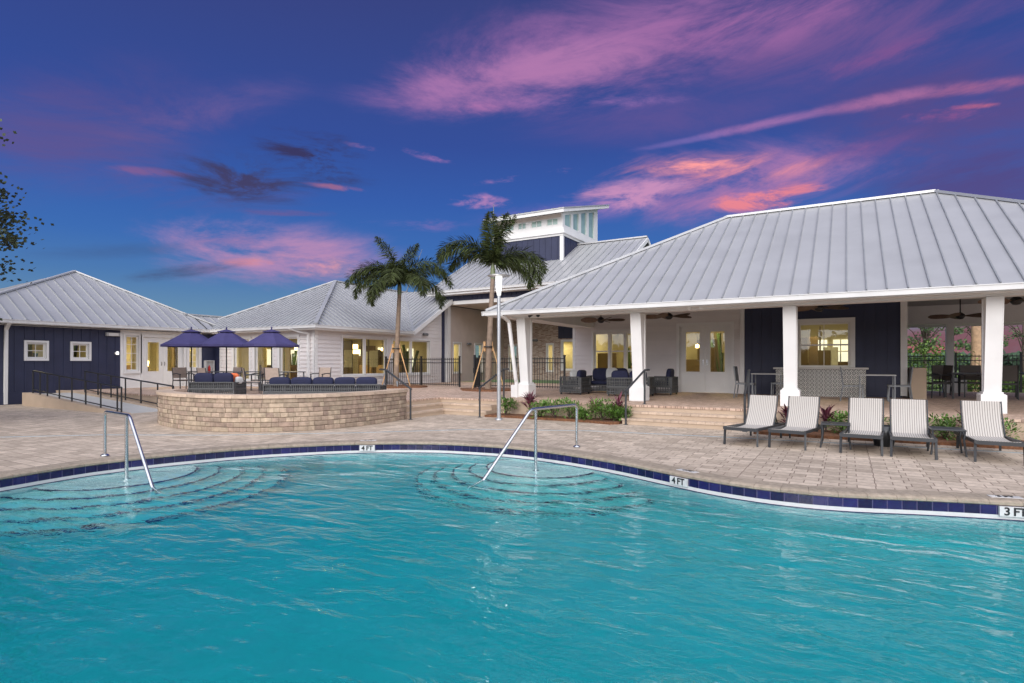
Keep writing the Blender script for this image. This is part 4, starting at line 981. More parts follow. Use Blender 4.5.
# ================================================================== GREAT HALL WITH CUPOLA
gh=thing('great_hall','tall hall with a metal gable roof and an open entry porch behind the palms','building',(-14,25,FL))
hx0,hx1,hy0,hyr=-19.75,-9.0,24.4,29.3; hz=5.38; hr=hz+.553*(hyr-hy0)
rf=MB(); roofplane(rf,[(hx0,hy0,hz),(hx1,hy0,hz),(hx1,hyr,hr),(hx0,hyr,hr)],(0,-1),.40,seam_mat=SEAMM); roofplane(rf,[(hx0,hyr,hr),(hx1,hyr,hr),(hx1,34.2,hz),(hx0,34.2,hz)],(0,1),.40,seam_mat=SEAMM); ridge(rf,(hx0,hyr,hr),(hx1,hyr,hr),.2,.07)
rf.build('roof',None,gh)
fb=MB()
for x in (hx0-.02,hx1+.02):
    fb.bar((x,hy0,hz-.12),(x,hyr,hr-.12),.04,.2,up=(0,-.5,1)); fb.bar((x,hyr,hr-.12),(x,34.2,hz-.12),.04,.2,up=(0,.5,1))
fb.box(hx0+.01,hx1-.01,hy0,hy0+.03,hz-.24,hz-.053); fb.box(hx0+.01,hx1-.01,hy0+.03,24.99,hz-.24,hz-.21); fb.build('fascia',WHITE,gh)
gutter(gh,(hx0,hy0,hz-.02),(hx1,hy0,hz-.02),(0,-1,0))
HF=Face('y',25.0,-1)
nb=MB(); HF.box(nb,-19.2,-9.3,-.2,0,4.85,hz-.21); battens(nb,HF,-19.1,-9.4,4.86,hz-.22,[],.3,.04)
nb.box(-19.2,-19.0,25.2,31.2,2.6,hz-.1); nb.box(-18.995,-18.975,24.74,24.99,FL,hz-.22); nb.box(-19.2,-18.995,24.95,25.0,2.6,4.85)
for xx in (-9.3,-19.25): nb.faces([(xx,25.05,4.5),(xx,33.5,4.5),(xx,33.5,hz),(xx,hyr,hr-.12),(xx,25.05,hz+.2)],[(0,1,2,3,4)])
nb.build('navy_band',NAVY,gh)
tr=MB(); HF.box(tr,-18.97,-9.3,-.25,.02,4.66,4.85); HF.box(tr,-18.97,-18.76,-.25,.018,FL,4.66); HF.box(tr,-9.5,-9.3,-.25,.018,FL,4.66); tr.build('opening_trim',WHITE,gh)
HX=Face('x',-18.96,1)
hw_=[(25.75,26.45,.95,2.62),(27.9,28.65,.95,2.62)]
mb=MB(); wall(mb,HX,25.26,31.2,FL,4.66,hw_); mb.build('porch_wall',BEIGE,gh)
BF=Face('y',31.2,-1); bw=[(-18.55,-18.0,1.0,2.62),(-15.85,-15.45,1.0,2.66),(-14.85,-14.0,1.1,2.85)]
mb=MB(); wall(mb,BF,-18.96,-9.5,FL,2.98,bw,th=.2); wall(mb,BF,-18.96,-15.1,2.98,4.66,[],th=.2); mb.build('brick_wall',BRICKM,gh)
mb=MB(); BF.box(mb,-15.1,-9.5,-.2,0,2.98,4.66); battens(mb,BF,-15.0,-9.6,3.0,4.6,[]); mb.build('navy_wall',NAVY,gh)
mb=MB(); mb.box(-18.76,-9.5,25.26,31.2,4.664,4.70); mb.build('porch_ceiling',BEIGE,gh)
mb=MB(); mb.box(-9.5,-9.3,25.26,31.2,FL,4.66); mb.build('side_wall',SIDING,gh)
for o in hw_: window(gh,HX,*o,nx=1,nz_=1,bars=False,casing=.06)
for o in bw: window(gh,BF,*o,nx=1,nz_=1,bars=False,casing=.06)
ib=MB(); ib.use(WARMW); ib.box(-21.2,-21.1,25.3,30.6,FL,2.9); ib.box(-21.1,-19.15,25.3,30.6,2.9,2.95); ib.box(-18.9,-14.9,33,33.1,FL,2.9); ib.box(-18.9,-9.6,31.42,33,2.9,2.95); ib.use(GLOWW); ib.box(-14.9,-13.6,33,33.1,1.0,2.9)
ib.build('interior',None,gh)
for (x,y,w) in ((-20.2,26.2,45),(-20.2,28.4,45),(-17.6,32.2,45),(-15.5,32.2,40)): room_light('room_light',(x,y,2.85),w,.4)
sconce((-18.93,27.1,2.6),(1,0,0),'small grey wall light between the beige porch windows'); sconce((-16.6,31.15,2.9),(0,-1,0),'small dark wall light on the brick wall of the entry porch')
ef=place(fan,(-15.2,27.6,4.15),.4,'dark ceiling fan high under the entry porch of the tall hall')
# cupola
cu=thing('cupola','navy and white cupola with a tilted flat roof on top of the hall','cupola',(-13,27.3,6.8))
tx0,tx1,ty0,ty1=-17.15,-12.95,27.3,32.2
mb=MB(); mb.box(tx0,tx1,ty0,ty1,6.2,8.25)
F1=Face('y',ty0,-1);F2=Face('x',tx1,1); battens(mb,F1,tx0+.1,tx1-.15,6.3,8.24,[],.36,.04); battens(mb,F2,ty0+.15,ty1,6.3,8.24,[],.36,.04); mb.build('navy_base',NAVY,cu)
mb=MB(); F1.box(mb,tx0-.03,tx0+.12,-.1,.035,6.2,8.25); F1.box(mb,tx1-.15,tx1+.035,-.1,.035,6.2,8.25); F2.box(mb,ty0+.0,ty0+.12,-.1,.034,6.2,8.24)
for k,(e,z0,z1) in enumerate(((.06,8.25,8.36),(.16,8.36,8.50),(.10,8.50,8.66))): mb.box(tx0-e,tx1+e,ty0-e,ty1+e,z0,z1)
mb.build('cornice',WHITE,cu)
zf=9.46; zsl=.262
def zt_(y): return zf+zsl*(y-ty0)
wn=[(-16.55,-15.95),(-15.68,-15.18),(-14.85,-14.20),(-13.90,-13.24)]
rw=[(27.58,28.38),(28.66,29.40),(29.74,30.50),(30.84,31.66)]
mb=MB(); wall(mb,F1,tx0,tx1,8.66,zf,[(a,b,8.86,9.22) for a,b in wn],th=.12)
# side wall: posts between trapezoid lights
for x,sg in ((tx1,-1),(tx0,1)):
    xa,xb=sorted((x,x+sg*.12)); mb.box(xa,xb,ty0+.12,ty1,8.66,8.86)
    ys=[ty0+.12]+[v for p in rw for v in p]+[ty1]
    for k in range(0,len(ys),2):
        ya,yb=ys[k],ys[k+1]; mb.hexa([(xa,ya,8.86),(xb,ya,8.86),(xb,yb,8.86),(xa,yb,8.86)],[(xa,ya,zt_(ya)),(xb,ya,zt_(ya)),(xb,yb,zt_(yb)),(xa,yb,zt_(yb))])
    for ya,yb in rw: mb.hexa([(xa,ya,zt_(ya)-.14),(xb,ya,zt_(ya)-.14),(xb,yb,zt_(yb)-.14),(xa,yb,zt_(yb)-.14)],[(xa,ya,zt_(ya)),(xb,ya,zt_(ya)),(xb,yb,zt_(yb)),(xa,yb,zt_(yb))])
mb.box(tx0+.12,tx1-.12,ty1-.12,ty1,8.66,zt_(ty1)-.02); mb.build('window_band',WHITE,cu)
for a,b in wn:
    w_=MB(); F1.box(w_,a,a+.03,-.07,-.03,8.86,9.22); F1.box(w_,b-.03,b,-.07,-.03,8.86,9.22); F1.box(w_,(a+b)/2-.02,(a+b)/2+.02,-.07,-.03,8.86,9.22); F1.box(w_,a+.03,b-.03,-.07,-.03,8.86,8.89); F1.box(w_,a+.03,b-.03,-.07,-.03,9.19,9.22); q=w_.build('window',WHITE,cu)
    g=MB(); g.poly([F1.pt(a,-.05,8.86),F1.pt(b,-.05,8.86),F1.pt(b,-.05,9.22),F1.pt(a,-.05,9.22)]); g.build('pane',TGLASS,q)
for ya,yb in rw:
    for x in (tx1-.06,tx0+.06):
        g=MB(); g.poly([(x,ya,8.86),(x,yb,8.86),(x,yb,zt_(yb)-.14),(x,ya,zt_(ya)-.14)]); g.build('window',TGLASS,cu)
mb=MB(); mb.use(WARMW); mb.box(tx0+.13,tx1-.13,ty0+.13,ty1-.13,8.6,8.67); mb.build('interior_floor',BEIGE,cu)
mb=MB(); fy0,fy1=26.55,33.0; z0=zt_(fy0)+.02; z1=zt_(fy1)+.02; xa,xb=tx0-.25,tx1+.42
mb.hexa([(xa,fy0,z0),(xb,fy0,z0),(xb,fy1,z1),(xa,fy1,z1)],[(xa,fy0,z0+.16),(xb,fy0,z0+.16),(xb,fy1,z1+.16),(xa,fy1,z1+.16)]); mb.build('roof',WHITE,cu)
mb=MB(); roofplane(mb,[(xa-.04,fy0-.04,z0+.22),(xb+.04,fy0-.04,z0+.22),(xb+.04,fy1,z1+.22),(xa-.04,fy1,z1+.22)],(0,-1),.4,.055,seam_mat=SEAMM); mb.build('roof_sheet',None,cu)
mb=MB(); mb.box(tx0+.1,tx1-.1,ty0-.02,ty0,9.24,9.44); mb.build('header_board',BEIGE,cu)
def rod(p,q,label):
    t=MB(); t.tube([p,q],[.03,.012],6); t.lathe(p,[(.0,-.05),(.09,-.05),(.06,.02),(0,.05)],8); tag(t.build('lightning_rod',GREYMETAL),label,'lightning rod')
rod((-16.95,26.8,9.5),(-16.95,26.8,10.35),'thin metal rod standing on the left corner of the cupola roof')
rod((-23.0,26.5,5.85),(-22.2,27.0,8.4),'thin leaning rod above the roof ridge behind the left palm')

# far roof behind the left wing
fr_=thing('far_left_roof','low grey metal roofed building glimpsed behind the wing at far left','building',(-40,10,0))
mb=MB(); roofplane(mb,[(-37,2,3.4),(-37,18,3.4),(-40,18,5.0),(-40,2,5.0)],(1,0),.45,seam_mat=SEAMM); roofplane(mb,[(-40,2,5.0),(-40,18,5.0),(-43,18,3.4),(-43,2,3.4)],(-1,0),.45,seam_mat=SEAMM); mb.build('roof',None,fr_)
mb=MB(); mb.box(-42.5,-37.5,2.5,17.5,0,3.35); mb.faces([(-42.5,17.5,3.3),(-37.5,17.5,3.3),(-40,17.5,4.8)],[(0,1,2)]); mb.build('wall',NAVY,fr_)

# ================================================================== RAILS
def rail(name,label,cat,posts,tops,r,m_,lower=None,group=None,base=True):
    """posts=[(foot,head)], tops=list of points along the handrail"""
    t=thing(name,label,cat,tuple(posts[0][0]),group)
    a=MB(); a.tube(tops,r,8); a.build('handrail',m_,t)
    if lower: a=MB(); a.tube(lower,r*.75,8); a.build('lower_rail',m_,t)
    for f,h in posts:
        a=MB(); a.tube([f,h],r,8)
        if base: a.lathe(f,[(0,.012),(r*2,.012),(r*2.2,0)],12)
        a.build('post',m_,t)
    return t
def bend(pts,rad=.07,n=4):
    P=[Vector(p) for p in pts]; out=[P[0]]
    for i in range(1,len(P)-1):
        a=(P[i-1]-P[i]).normalized(); b=(P[i+1]-P[i]).normalized(); p0=P[i]+a*rad; p1=P[i]+b*rad
        for k in range(n+1): t=k/n; out.append(p0*(1-t)**2+P[i]*2*t*(1-t)+p1*t*t)
    return out+[P[-1]]
def rz(x): return max(0,.45*min(1,(-18.2-x)/6.1)) if x>-24.3 else .45
def ramprail(y,xs,label):
    posts=[((x,y,rz(x)),(x,y,rz(x)+.77)) for x in xs]; x0,x1=xs[0],xs[-1]
    tops=[(x0,y,rz(x0)+.77)]+[(-24.0,y,1.2)]+[(x1,y,rz(x1)+.77)] if x0<-24.05 else [(x0,y,rz(x0)+.77),(x1,y,rz(x1)+.77)]
    low=[(x0,y,rz(x0)+.12),(x1,y,rz(x1)+.12)] if x0>-24.05 else [(x0,y,rz(x0)+.12),(-24.,y,.55),(x1,y,rz(x1)+.12)]
    return rail('ramp_railing',label,'railing',posts,tops,.024,BLACK,low,'black railings of the ramp',False)
ramprail(8.6,[-24.36,-23.8,-23.24,-22.36,-21.48,-20.56,-19.61,-18.62,-18.38],'black metal railing along the near side of the ramp')
ramprail(10.0,[-23.96,-23.0,-22.08,-21.11,-20.12,-19.11,-18.2],'black metal railing along the far side of the ramp')
def steprail(f,g,label,h=.82,end=None):
    """from a foot on the deck up to a foot on the terrace"""
    f=Vector(f);g=Vector(g); t0=f+Vector((0,0,h)); t1=g+Vector((0,0,h+.05))
    rail('stair_railing',label,'railing',[(f,t0),(g,t1)],[t0+(t0-t1).normalized()*.04,t0,t1,t1+Vector((g.x-f.x,g.y-f.y,0)).normalized()*.25],.026,CHAR,None,'dark handrails of the terrace steps')
steprail((-9.95,11.62,0),(-10.95,11.75,FL),'dark handrail where the curved wall meets the left steps')
steprail((-8.74,13.1,0),(-8.66,14.25,FL),'dark handrail on the right of the left steps by the lamp post')
steprail((-4.62,13.3,0),(-4.45,14.25,FL),'dark handrail at the left end of the steps before the wicker seating')
steprail((-1.92,13.3,0),(-2.0,14.45,FL),'dark handrail behind the leftmost lounger')
def poolrail(label,A,Bp,Cp,top):
    A=Vector(A);Bp=Vector(Bp);Cp=Vector(Cp); d=(Bp-A); d.z=0; d.normalize()
    t0=Vector((A.x,A.y,top)); t1=Vector((Bp.x,Bp.y,top-.0))
    t=thing('pool_handrail',label,'handrail',tuple(A),'steel handrails of the pool')
    a=MB(); a.tube(bend([A,t0,t1+d*.12,Cp],.09,6),.025,12); a.lathe(A,[(0,.03),(.03,.03),(.06,.012),(.065,0)],16); a.build('handrail',ALU,t)
    a=MB(); a.tube([Bp,(Bp.x,Bp.y,top-.01)],.025,12); a.lathe((Bp.x,Bp.y,Bp.z),[(0,.03),(.03,.03),(.06,.012),(.065,0)],16); a.build('post',ALU,t)
poolrail('steel pool handrail at the left steps',(-10.26,4.56,.015),(-9.30,4.42,-.36),(-7.95,4.18,-.45),.72)
poolrail('steel pool handrail at the right rounded steps',(-4.13,9.29,.015),(-4.33,8.12,-.36),(-4.62,6.6,-.5),.76)

# ================================================================== FENCES
def fence(name,label,p,q,np_,h,sp=.115,z=FL,group=None):
    p=Vector((*p,z));q=Vector((*q,z)); d=q-p; L_=d.length; d.normalize(); t=thing(name,label,'fence',tuple(p),group)
    for i in range(np_):
        s=L_*i/(np_-1); c=p+d*s; a=MB(); a.bar(c,c+Vector((0,0,h+.05)),.065,.065); a.bar(c+Vector((0,0,h+.05)),c+Vector((0,0,h+.08)),.085,.085); a.build('post',BLACK,t)
    for i in range(np_-1):
        s0=L_*i/(np_-1)+.04; s1=L_*(i+1)/(np_-1)-.04; a=MB()
        for zz in (.10,h-.22,h-.06): a.bar(p+d*s0+Vector((0,0,zz)),p+d*s1+Vector((0,0,zz)),.028,.034)
        s=s0+.06
        while s<s1-.03: a.bar(p+d*s+Vector((0,0,.04)),p+d*s+Vector((0,0,h)),.018,.018); s+=sp
        a.build('picket_panel',BLACK,t)
    return t
fence('picket_fence','black picket fence left of the gate before the white building',(-18.9,20.3),(-14.6,20.3),3,1.28)
fence('picket_fence','black picket fence right of the gate running behind the left column',(-13.55,20.3),(-9.55,20.3),3,1.28)
gt=thing('gate','black picket gate standing open beside the right palm','gate',(-13.5,20.2,FL))
a=MB(); gp=Vector((-13.5,20.2,FL)); gd=Vector((.52,-1.1,0)).normalized()
for s_g in (0,1.25): a.bar(gp+gd*s_g,gp+gd*s_g+Vector((0,0,1.38)),.07,.07)
for zz in (.1,.75,1.25): a.bar(gp+Vector((0,0,zz)),gp+gd*1.25+Vector((0,0,zz)),.03,.04)
a.build('frame',BLACK,gt); a=MB()
for k in range(10): c=gp+gd*(.12+.11*k); a.bar(c+Vector((0,0,.05)),c+Vector((0,0,1.28)),.018,.018)
a.build('pickets',BLACK,gt); a=MB(); c=gp+gd*1.25+Vector((0,0,.75)); a.bar(c+gd*.06-Vector((0,0,.1)),c+gd*.06+Vector((0,0,.1)),.07,.1); a.build('latch',BLACK,gt)
fence('garden_fence','long black picket fence on the garden side behind the open porch',(1.7,27.4),(15.0,27.4),8,1.40,.12,z=.42)

# ================================================================== LAMP POST
lp=thing('lamp_post','slim grey lamp post with a lit head at the left steps','street lamp',(-7.9,12.75,0)); x,y=-7.9,12.75
a=MB(); a.tube([(x,y,0),(x,y,3.28)],[.055,.045],16); a.build('pole',mat('galvanised_pole',(.42,.43,.44),.4,.6,var=.1,vs_=5),lp)
a=MB(); a.lathe((x,y,0),[(.10,0),(.10,.04),(.06,.05)],16); a.build('base_collar',MATS['galvanised_pole'],lp)
a=MB(); a.lathe((x,y,3.28),[(.0,0),(.05,0),(.07,.18),(.09,.5),(.0,.51)],20); a.build('lamp_head',GLOWW,lp)
a=MB(); a.lathe((x,y,3.79),[(0,0),(.30,0),(.31,.015),(.10,.05),(.05,.08),(0,.09)],28); a.build('canopy',MATS['galvanised_pole'],lp)
pl=bpy.data.lights.new('lamp_post_light','POINT'); pl.energy=3; pl.shadow_soft_size=.12; pl.color=(1,.97,.92); po=bpy.data.objects.new('lamp_post_light',pl); COL.objects.link(po); po.location=(x,y-.25,3.55)

# ================================================================== LOUNGERS
lg=proto('chaise_lounge','lounger','striped loungers facing the pool')
W2=.29
for s in (-1,1):
    a=MB(); a.bar((s*W2,-.02,.31),(s*W2,1.95,.25),.028,.05); a.build('side_rail',CHAR,lg)
    for (yy,zz) in ((.02,.31),(1.62,.26)): a=MB(); a.bar((s*W2,yy,0),(s*(W2-.005),yy+(.02 if yy<1 else -.03),zz),.034,.028); a.build('leg',CHAR,lg)
a=MB(); a.bar((-W2,.0,.30),(W2,.0,.30),.04,.055); a.bar((-W2,1.95,.25),(W2,1.95,.25),.03,.05); a.bar((-W2,1.15,.23),(W2,1.15,.23),.03,.03); a.build('cross_bar',CHAR,lg)
a=MB(); n=7
for k in range(n):
    y0=.03+1.12*k/n; y1=.03+1.12*(k+1)/n; sag=lambda y:.335-.035*math.sin(math.pi*(y-.03)/1.12)-.055*(y/1.15)
    a.faces([(-.255,y0,sag(y0)),(.255,y0,sag(y0)),(.255,y1,sag(y1)),(-.255,y1,sag(y1)),(-.255,y0,sag(y0)-.006),(.255,y0,sag(y0)-.006),(.255,y1,sag(y1)-.006),(-.255,y1,sag(y1)-.006)],[(0,1,2,3),(7,6,5,4),(0,4,5,1),(3,2,6,7),(0,3,7,4),(1,5,6,2)])
a.build('seat_sling',STRIPE,lg)
a=MB(); n=7; bp=lambda t:(1.15+.30*t+.05*math.sin(math.pi*t),.28+.57*t)
for k in range(n):
    (ya,za),(yb,zb)=bp(k/n),bp((k+1)/n); a.faces([(-.255,ya,za),(.255,ya,za),(.255,yb,zb),(-.255,yb,zb),(-.255,ya+.006,za),(.255,ya+.006,za),(.255,yb+.006,zb),(-.255,yb+.006,zb)],[(0,1,2,3),(7,6,5,4),(0,4,5,1),(3,2,6,7),(0,3,7,4),(1,5,6,2)])
a.build('back_sling',STRIPE,lg)
a=MB()
for s in (-1,1): a.tube([(s*.27,*[v+ (.0) for v in bp(t/6)]) for t in range(7)],.011,6)
a.tube([(-.27,bp(1)[0]+.015,bp(1)[1]-.02),(.27,bp(1)[0]+.015,bp(1)[1]-.02)],.011,6); a.bar((-.2,1.75,.25),(-.2,1.42,.55),.02,.02); a.bar((.2,1.75,.25),(.2,1.42,.55),.02,.02); a.bar((-.26,1.42,.55),(.26,1.42,.55),.02,.02)
a.build('back_frame',CHAR,lg)
ll=['striped sling lounger farthest left in the row','striped sling lounger second from the left, left of a side table','striped sling lounger in the middle of the row of five','striped sling lounger fourth from the left, left of a side table','striped sling lounger at the right end of the row']
for (x,y,r),l in zip(((-1.66,10.98,-.15),(-.90,10.97,-.13),(.20,10.93,-.075),(.905,10.9,-.03),(1.97,10.98,.0)),ll): place(lg,(x,y,0),r,l)
stb=proto('side_table','side table','charcoal side tables between loungers')
a=MB(); a.box(-.23,.23,-.23,.23,.40,.43,bev=.008)
a.build('table_top',CHAR,stb)
for sx in (-1,1):
    for sy in (-1,1): a=MB(); a.tube([(sx*.21,sy*.21,.40),(sx*.20,sy*.20,.25),(sx*.23,sy*.23,0)],.017,6); a.build('leg',CHAR,stb)
for (x,y,l) in ((-.17,11.7,'charcoal side table between the second and third loungers'),(1.42,11.72,'charcoal side table between the fourth and fifth loungers')): place(stb,(x,y,0),.0,l)
# dark bin standing between loungers
bn=thing('planter_pot','small dark round pot between the third and fourth loungers','pot',(.58,12.3,0)); a=MB(); a.lathe((.58,12.3,0),[(0,0),(.15,0),(.19,.2),(.18,.36),(.14,.37),(.13,.3),(0,.3)],18); a.build('pot',CHAR,bn); a=MB(); a.lathe((.58,12.3,.3),[(0,.02),(.13,.02)],18); a.build('soil',MULCH,bn)

# ================================================================== PLANTS
def leafquad(mb,p,d,w,l,tint,droop=.3):
    d=Vector(d).normalized(); r=d.cross(Vector((rnd.uniform(-.3,.3),rnd.uniform(-.3,.3),1)))
    if r.length<1e-3: r=Vector((1,0,0))
    r.normalize(); p=Vector(p); m1=p+d*l*.5; e=p+d*l+Vector((0,0,-droop*l))
    mb.faces([p,m1+r*w/2,e,m1-r*w/2],[(0,1,2,3)],tint)
def shrub(kind,x,y,z,h,w,label,cat='shrub',group=None):
    h*=1.15; w*=1.15; t=thing(kind,label,cat,(x,y,z),group); st=MB(); a=MB()
    if kind=='cordyline':
        st.tube([(x,y,z),(x+.02,y,z+h*.5)],.015,5)
        for k in range(46):
            az_=rnd.uniform(0,6.28); elv=rnd.uniform(.1,1.4); hh=rnd.uniform(.25,.7)*h
            d=(math.cos(az_)*math.cos(elv),math.sin(az_)*math.cos(elv),math.sin(elv))
            leafquad(a,(x,y,z+hh),d,.05,w*rnd.uniform(.55,.8),rnd.random(),.2)
        a.build('foliage',REDLEAF,t)
    else:
        cl=[(rnd.gauss(0,.28),rnd.gauss(0,.28),rnd.uniform(.3,.85)) for _ in range(13)]
        for cx,cy_,cz in cl:
            st.tube([(x,y,z),(x+cx*w*.5,y+cy_*w*.5,z+cz*h*.8)],.008,4)
            for k in range(46):
                u=Vector((rnd.gauss(0,1),rnd.gauss(0,1),rnd.gauss(0,.9))); u.normalize()
                rr_=w*.23*rnd.uniform(.5,1.15); p=Vector((x+cx*w,y+cy_*w,z+cz*h))+u*rr_
                if p.z<z+.02: continue
                leafquad(a,p,u+Vector((0,0,.5)),.034,.075,rnd.random(),.1)
        a.build('foliage',LEAF,t)
    st.build('stem',BARK,t)
bl=[('green_shrub',-8.15,.42,.42,'small leafy shrub next to the lamp post'),('cordyline',-7.5,.52,.55,'red cordyline nearest the lamp post'),('green_shrub',-7.05,.34,.42,'low leafy shrub right of the first red cordyline'),('green_shrub',-6.62,.40,.5,'leafy shrub behind the middle of the steel handrail'),('green_shrub',-6.2,.40,.48,'bright shrub below the left column, middle of the bed'),('green_shrub',-5.85,.24,.3,'lowest dark shrub at the middle of the left bed'),('cordyline',-5.58,.50,.45,'red cordyline behind the right post of the steel handrail'),('green_shrub',-5.3,.45,.5,'bright tall shrub right of the steel handrail post'),('green_shrub',-4.98,.30,.36,'leafy shrub below the rightmost cordyline of the left bed'),('cordyline',-4.95,.55,.5,'red cordyline nearest the middle steps'),('green_shrub',-4.68,.30,.4,'leafy shrub at the right end of the left bed by the steps')]
for (k,x,h,w,l) in bl:
    yy=13.7 if k=='cordyline' else 13.5
    if x>-4.9: x-=.12
    shrub(k,x,yy,.05,h,w,l,'plant' if k=='cordyline' else 'shrub','plants in the left bed')
br=[('green_shrub',-1.55,.3,.3,'small shrub behind the leftmost lounger'),('cordyline',-1.12,.45,.4,'red cordyline seen between the two left loungers'),('cordyline',-.38,.40,.5,'red cordyline above the left side table'),('green_shrub',-.05,.34,.5,'leafy shrub behind the left side table'),('cordyline',.32,.5,.5,'red cordyline left of the middle lounger back'),('green_shrub',1.0,.36,.45,'leafy shrub in the gap between the third and fourth loungers'),('green_shrub',1.62,.36,.5,'leafy shrub right of the fourth lounger back'),('cordyline',1.98,.55,.5,'tall red cordyline above the right side table'),('green_shrub',2.28,.36,.5,'leafy shrub behind the right side table'),('green_shrub',3.2,.34,.45,'leafy shrub behind the right end lounger'),('green_shrub',3.75,.34,.45,'leafy shrub at the right edge of the bed')]
for (k,x,h,w,l) in br: shrub(k,x,13.5 if k!='cordyline' else 13.6,.05,h,w,l,'plant' if k=='cordyline' else 'shrub','plants in the right bed')

# palms
def palm(x,y,lean,tz,fr_list,label,seed):
    global rnd
    keep=rnd; rnd=random.Random(seed)
    t=thing('palm_tree',label,'palm tree',(x,y,FL),'young staked palms'); a=MB(); n=14
    pts=[(x+lean[0]*(k/n)**1.5,y+lean[1]*(k/n)**1.5,FL+(tz-FL)*k/n) for k in range(n+1)]
    fine=[]; rs=[]
    for k in range(n):
        for j in range(3):
            f_=(k+j/3)/n; r=.125-.04*f_; fine.append(Vector(pts[k]).lerp(Vector(pts[k+1]),j/3)); rs.append(r*(1.05 if j==0 else 1))
    fine.append(Vector(pts[-1])); rs.append(.095); a.tube(fine,rs,12); a.build('trunk',PTRUNK,t)
    top=Vector(pts[-1]); a=MB(); a.tube([top-Vector((0,0,.05)),top+Vector((0,0,.25)),top+Vector((0,0,.7))],[.09,.10,.05],12); a.build('crownshaft',CROWNS,t)
    hub=top+Vector((0,0,.6))
    for (ang,up,L_) in fr_list:
        # ang: bearing relative to the view's right; up: starting elevation
        f=MB(); h=RT*math.cos(ang)+FW*math.sin(ang); p=hub.copy(); e=up; seg=16; pts_=[p.copy()]
        for k in range(seg):
            d=h*math.cos(e)+Vector((0,0,math.sin(e))); p=p+d*L_/seg; pts_.append(p.copy()); e-=(.07+.17*(k/seg))*(.28 if up>=1.3 else 1.12 if up>.9 else 1.)
        f.tube(pts_,[.022*(1-k/(seg+2))+.004 for k in range(seg+1)],5)
        for k in range(1,seg+1):
            for sub_ in range(7):
                q=pts_[k-1].lerp(pts_[k],sub_/7); d=(pts_[k]-pts_[k-1]).normalized(); sd_=d.cross(Vector((0,0,1)))
                if sd_.length<.1: sd_=Vector((-h.y,h.x,0))
                sd_.normalize(); upv=sd_.cross(d)
                tt=k/seg; ll_=.62*(math.sin(math.pi*min(1,.16+.8*tt))**.6)*rnd.uniform(.8,1.1)
                for s in (-1,1):
                    for rep in range(2):
                        pl=rnd.uniform(-.9,.9)
                        dd=(sd_*s*math.cos(pl)+upv*math.sin(pl)+d*.55).normalized(); ee=q+dd*ll_; ee.z-=.30*ll_*rnd.uniform(.7,1.6); mid=q.lerp(ee,.5)+Vector((0,0,.06*ll_)); w=upv.cross(dd).normalized()*.018 if rep else (dd.cross(Vector((0,0,1)))+Vector((1e-3,0,0))).normalized()*.018
                        f.faces([q-w*.6,mid-w,ee,mid+w],[(0,1,2,3)],rnd.random())
        f.build('frond',PLEAF,t)
    rnd=keep
pi=math.pi
palm(*PALM1,(.10,.1),4.5,[(pi,.5,2.6),(pi*.9,.95,2.9),(pi*1.12,.1,2.0),(.0,.75,2.9),(.15,.3,2.7),(-.15,1.0,2.8),(pi*.6,1.25,2.6),(pi*1.5,.7,2.2),(pi*1.3,.3,2.2),(pi*1.75,.45,2.4),(pi*.35,.9,2.3),(pi*.95,1.32,2.3),(pi*.8,.9,2.8),(.35,1.36,1.9),(pi*1.02,.75,2.9)],'left young palm with drooping fronds, staked beside the sofa end',11)
palm(*PALM2,(.15,.1),4.75,[(pi*.98,1.05,2.9),(pi*1.04,.85,2.6),(pi*.93,.75,2.2),(.05,.70,2.6),(-.12,.45,2.5),(.12,.3,2.2),(.1,1.38,2.1),(.6,1.50,2.2),(2.0,1.52,2.0),(4.6,1.46,2.0)],'right young palm with one upright frond, behind the lamp post',23)
def stakes(c,label):
    t=thing('palm_brace',label,'brace',(*c,FL),'lumber braces of the palms'); zt2=2.25
    for k in range(3):
        an=TH+(0.0,pi,1.6)[k]; f=Vector((c[0]+.62*math.cos(an),c[1]+.62*math.sin(an),FL+.03)); g=Vector((c[0]+.14*math.cos(an),c[1]+.14*math.sin(an),zt2)); a=MB(); a.bar(f,g,.055,.04); a.build('stake',WOOD,t)
        a=MB(); a.bar(g-Vector((0,0,.30)),g+Vector((0,0,.08)),.09,.04); a.build('batten',WOOD,t)
    a=MB(); a.lathe((c[0],c[1],2.1),[(.165,0),(.175,.0),(.175,.05),(.165,.05)],16); a.build('strap',BLACK,t)
stakes(PALM1,'lumber brace round the left palm trunk'); stakes(PALM2,'lumber brace round the right palm trunk')
ul=thing('uplight','small grey ground light at the foot of the left palm','uplight',(-16.3,18.2,FL)); a=MB(); a.tube([(-16.3,18.2,FL),(-16.3,18.2,FL+.12),(-16.4,18.3,FL+.25)],[.02,.03,.06],8); a.build('housing',GREYMETAL,ul)
sp_=bpy.data.lights.new('uplight_beam','SPOT'); sp_.energy=60; sp_.spot_size=R_(50); sp_.color=(1,.8,.5); sp_.shadow_soft_size=.05; spo=bpy.data.objects.new('uplight_beam',sp_); COL.objects.link(spo); spo.location=(-16.42,18.32,FL+.27); spo.rotation_euler=(Vector((-17.0,18.9,2.6))-Vector(spo.location)).to_track_quat('-Z','Y').to_euler()

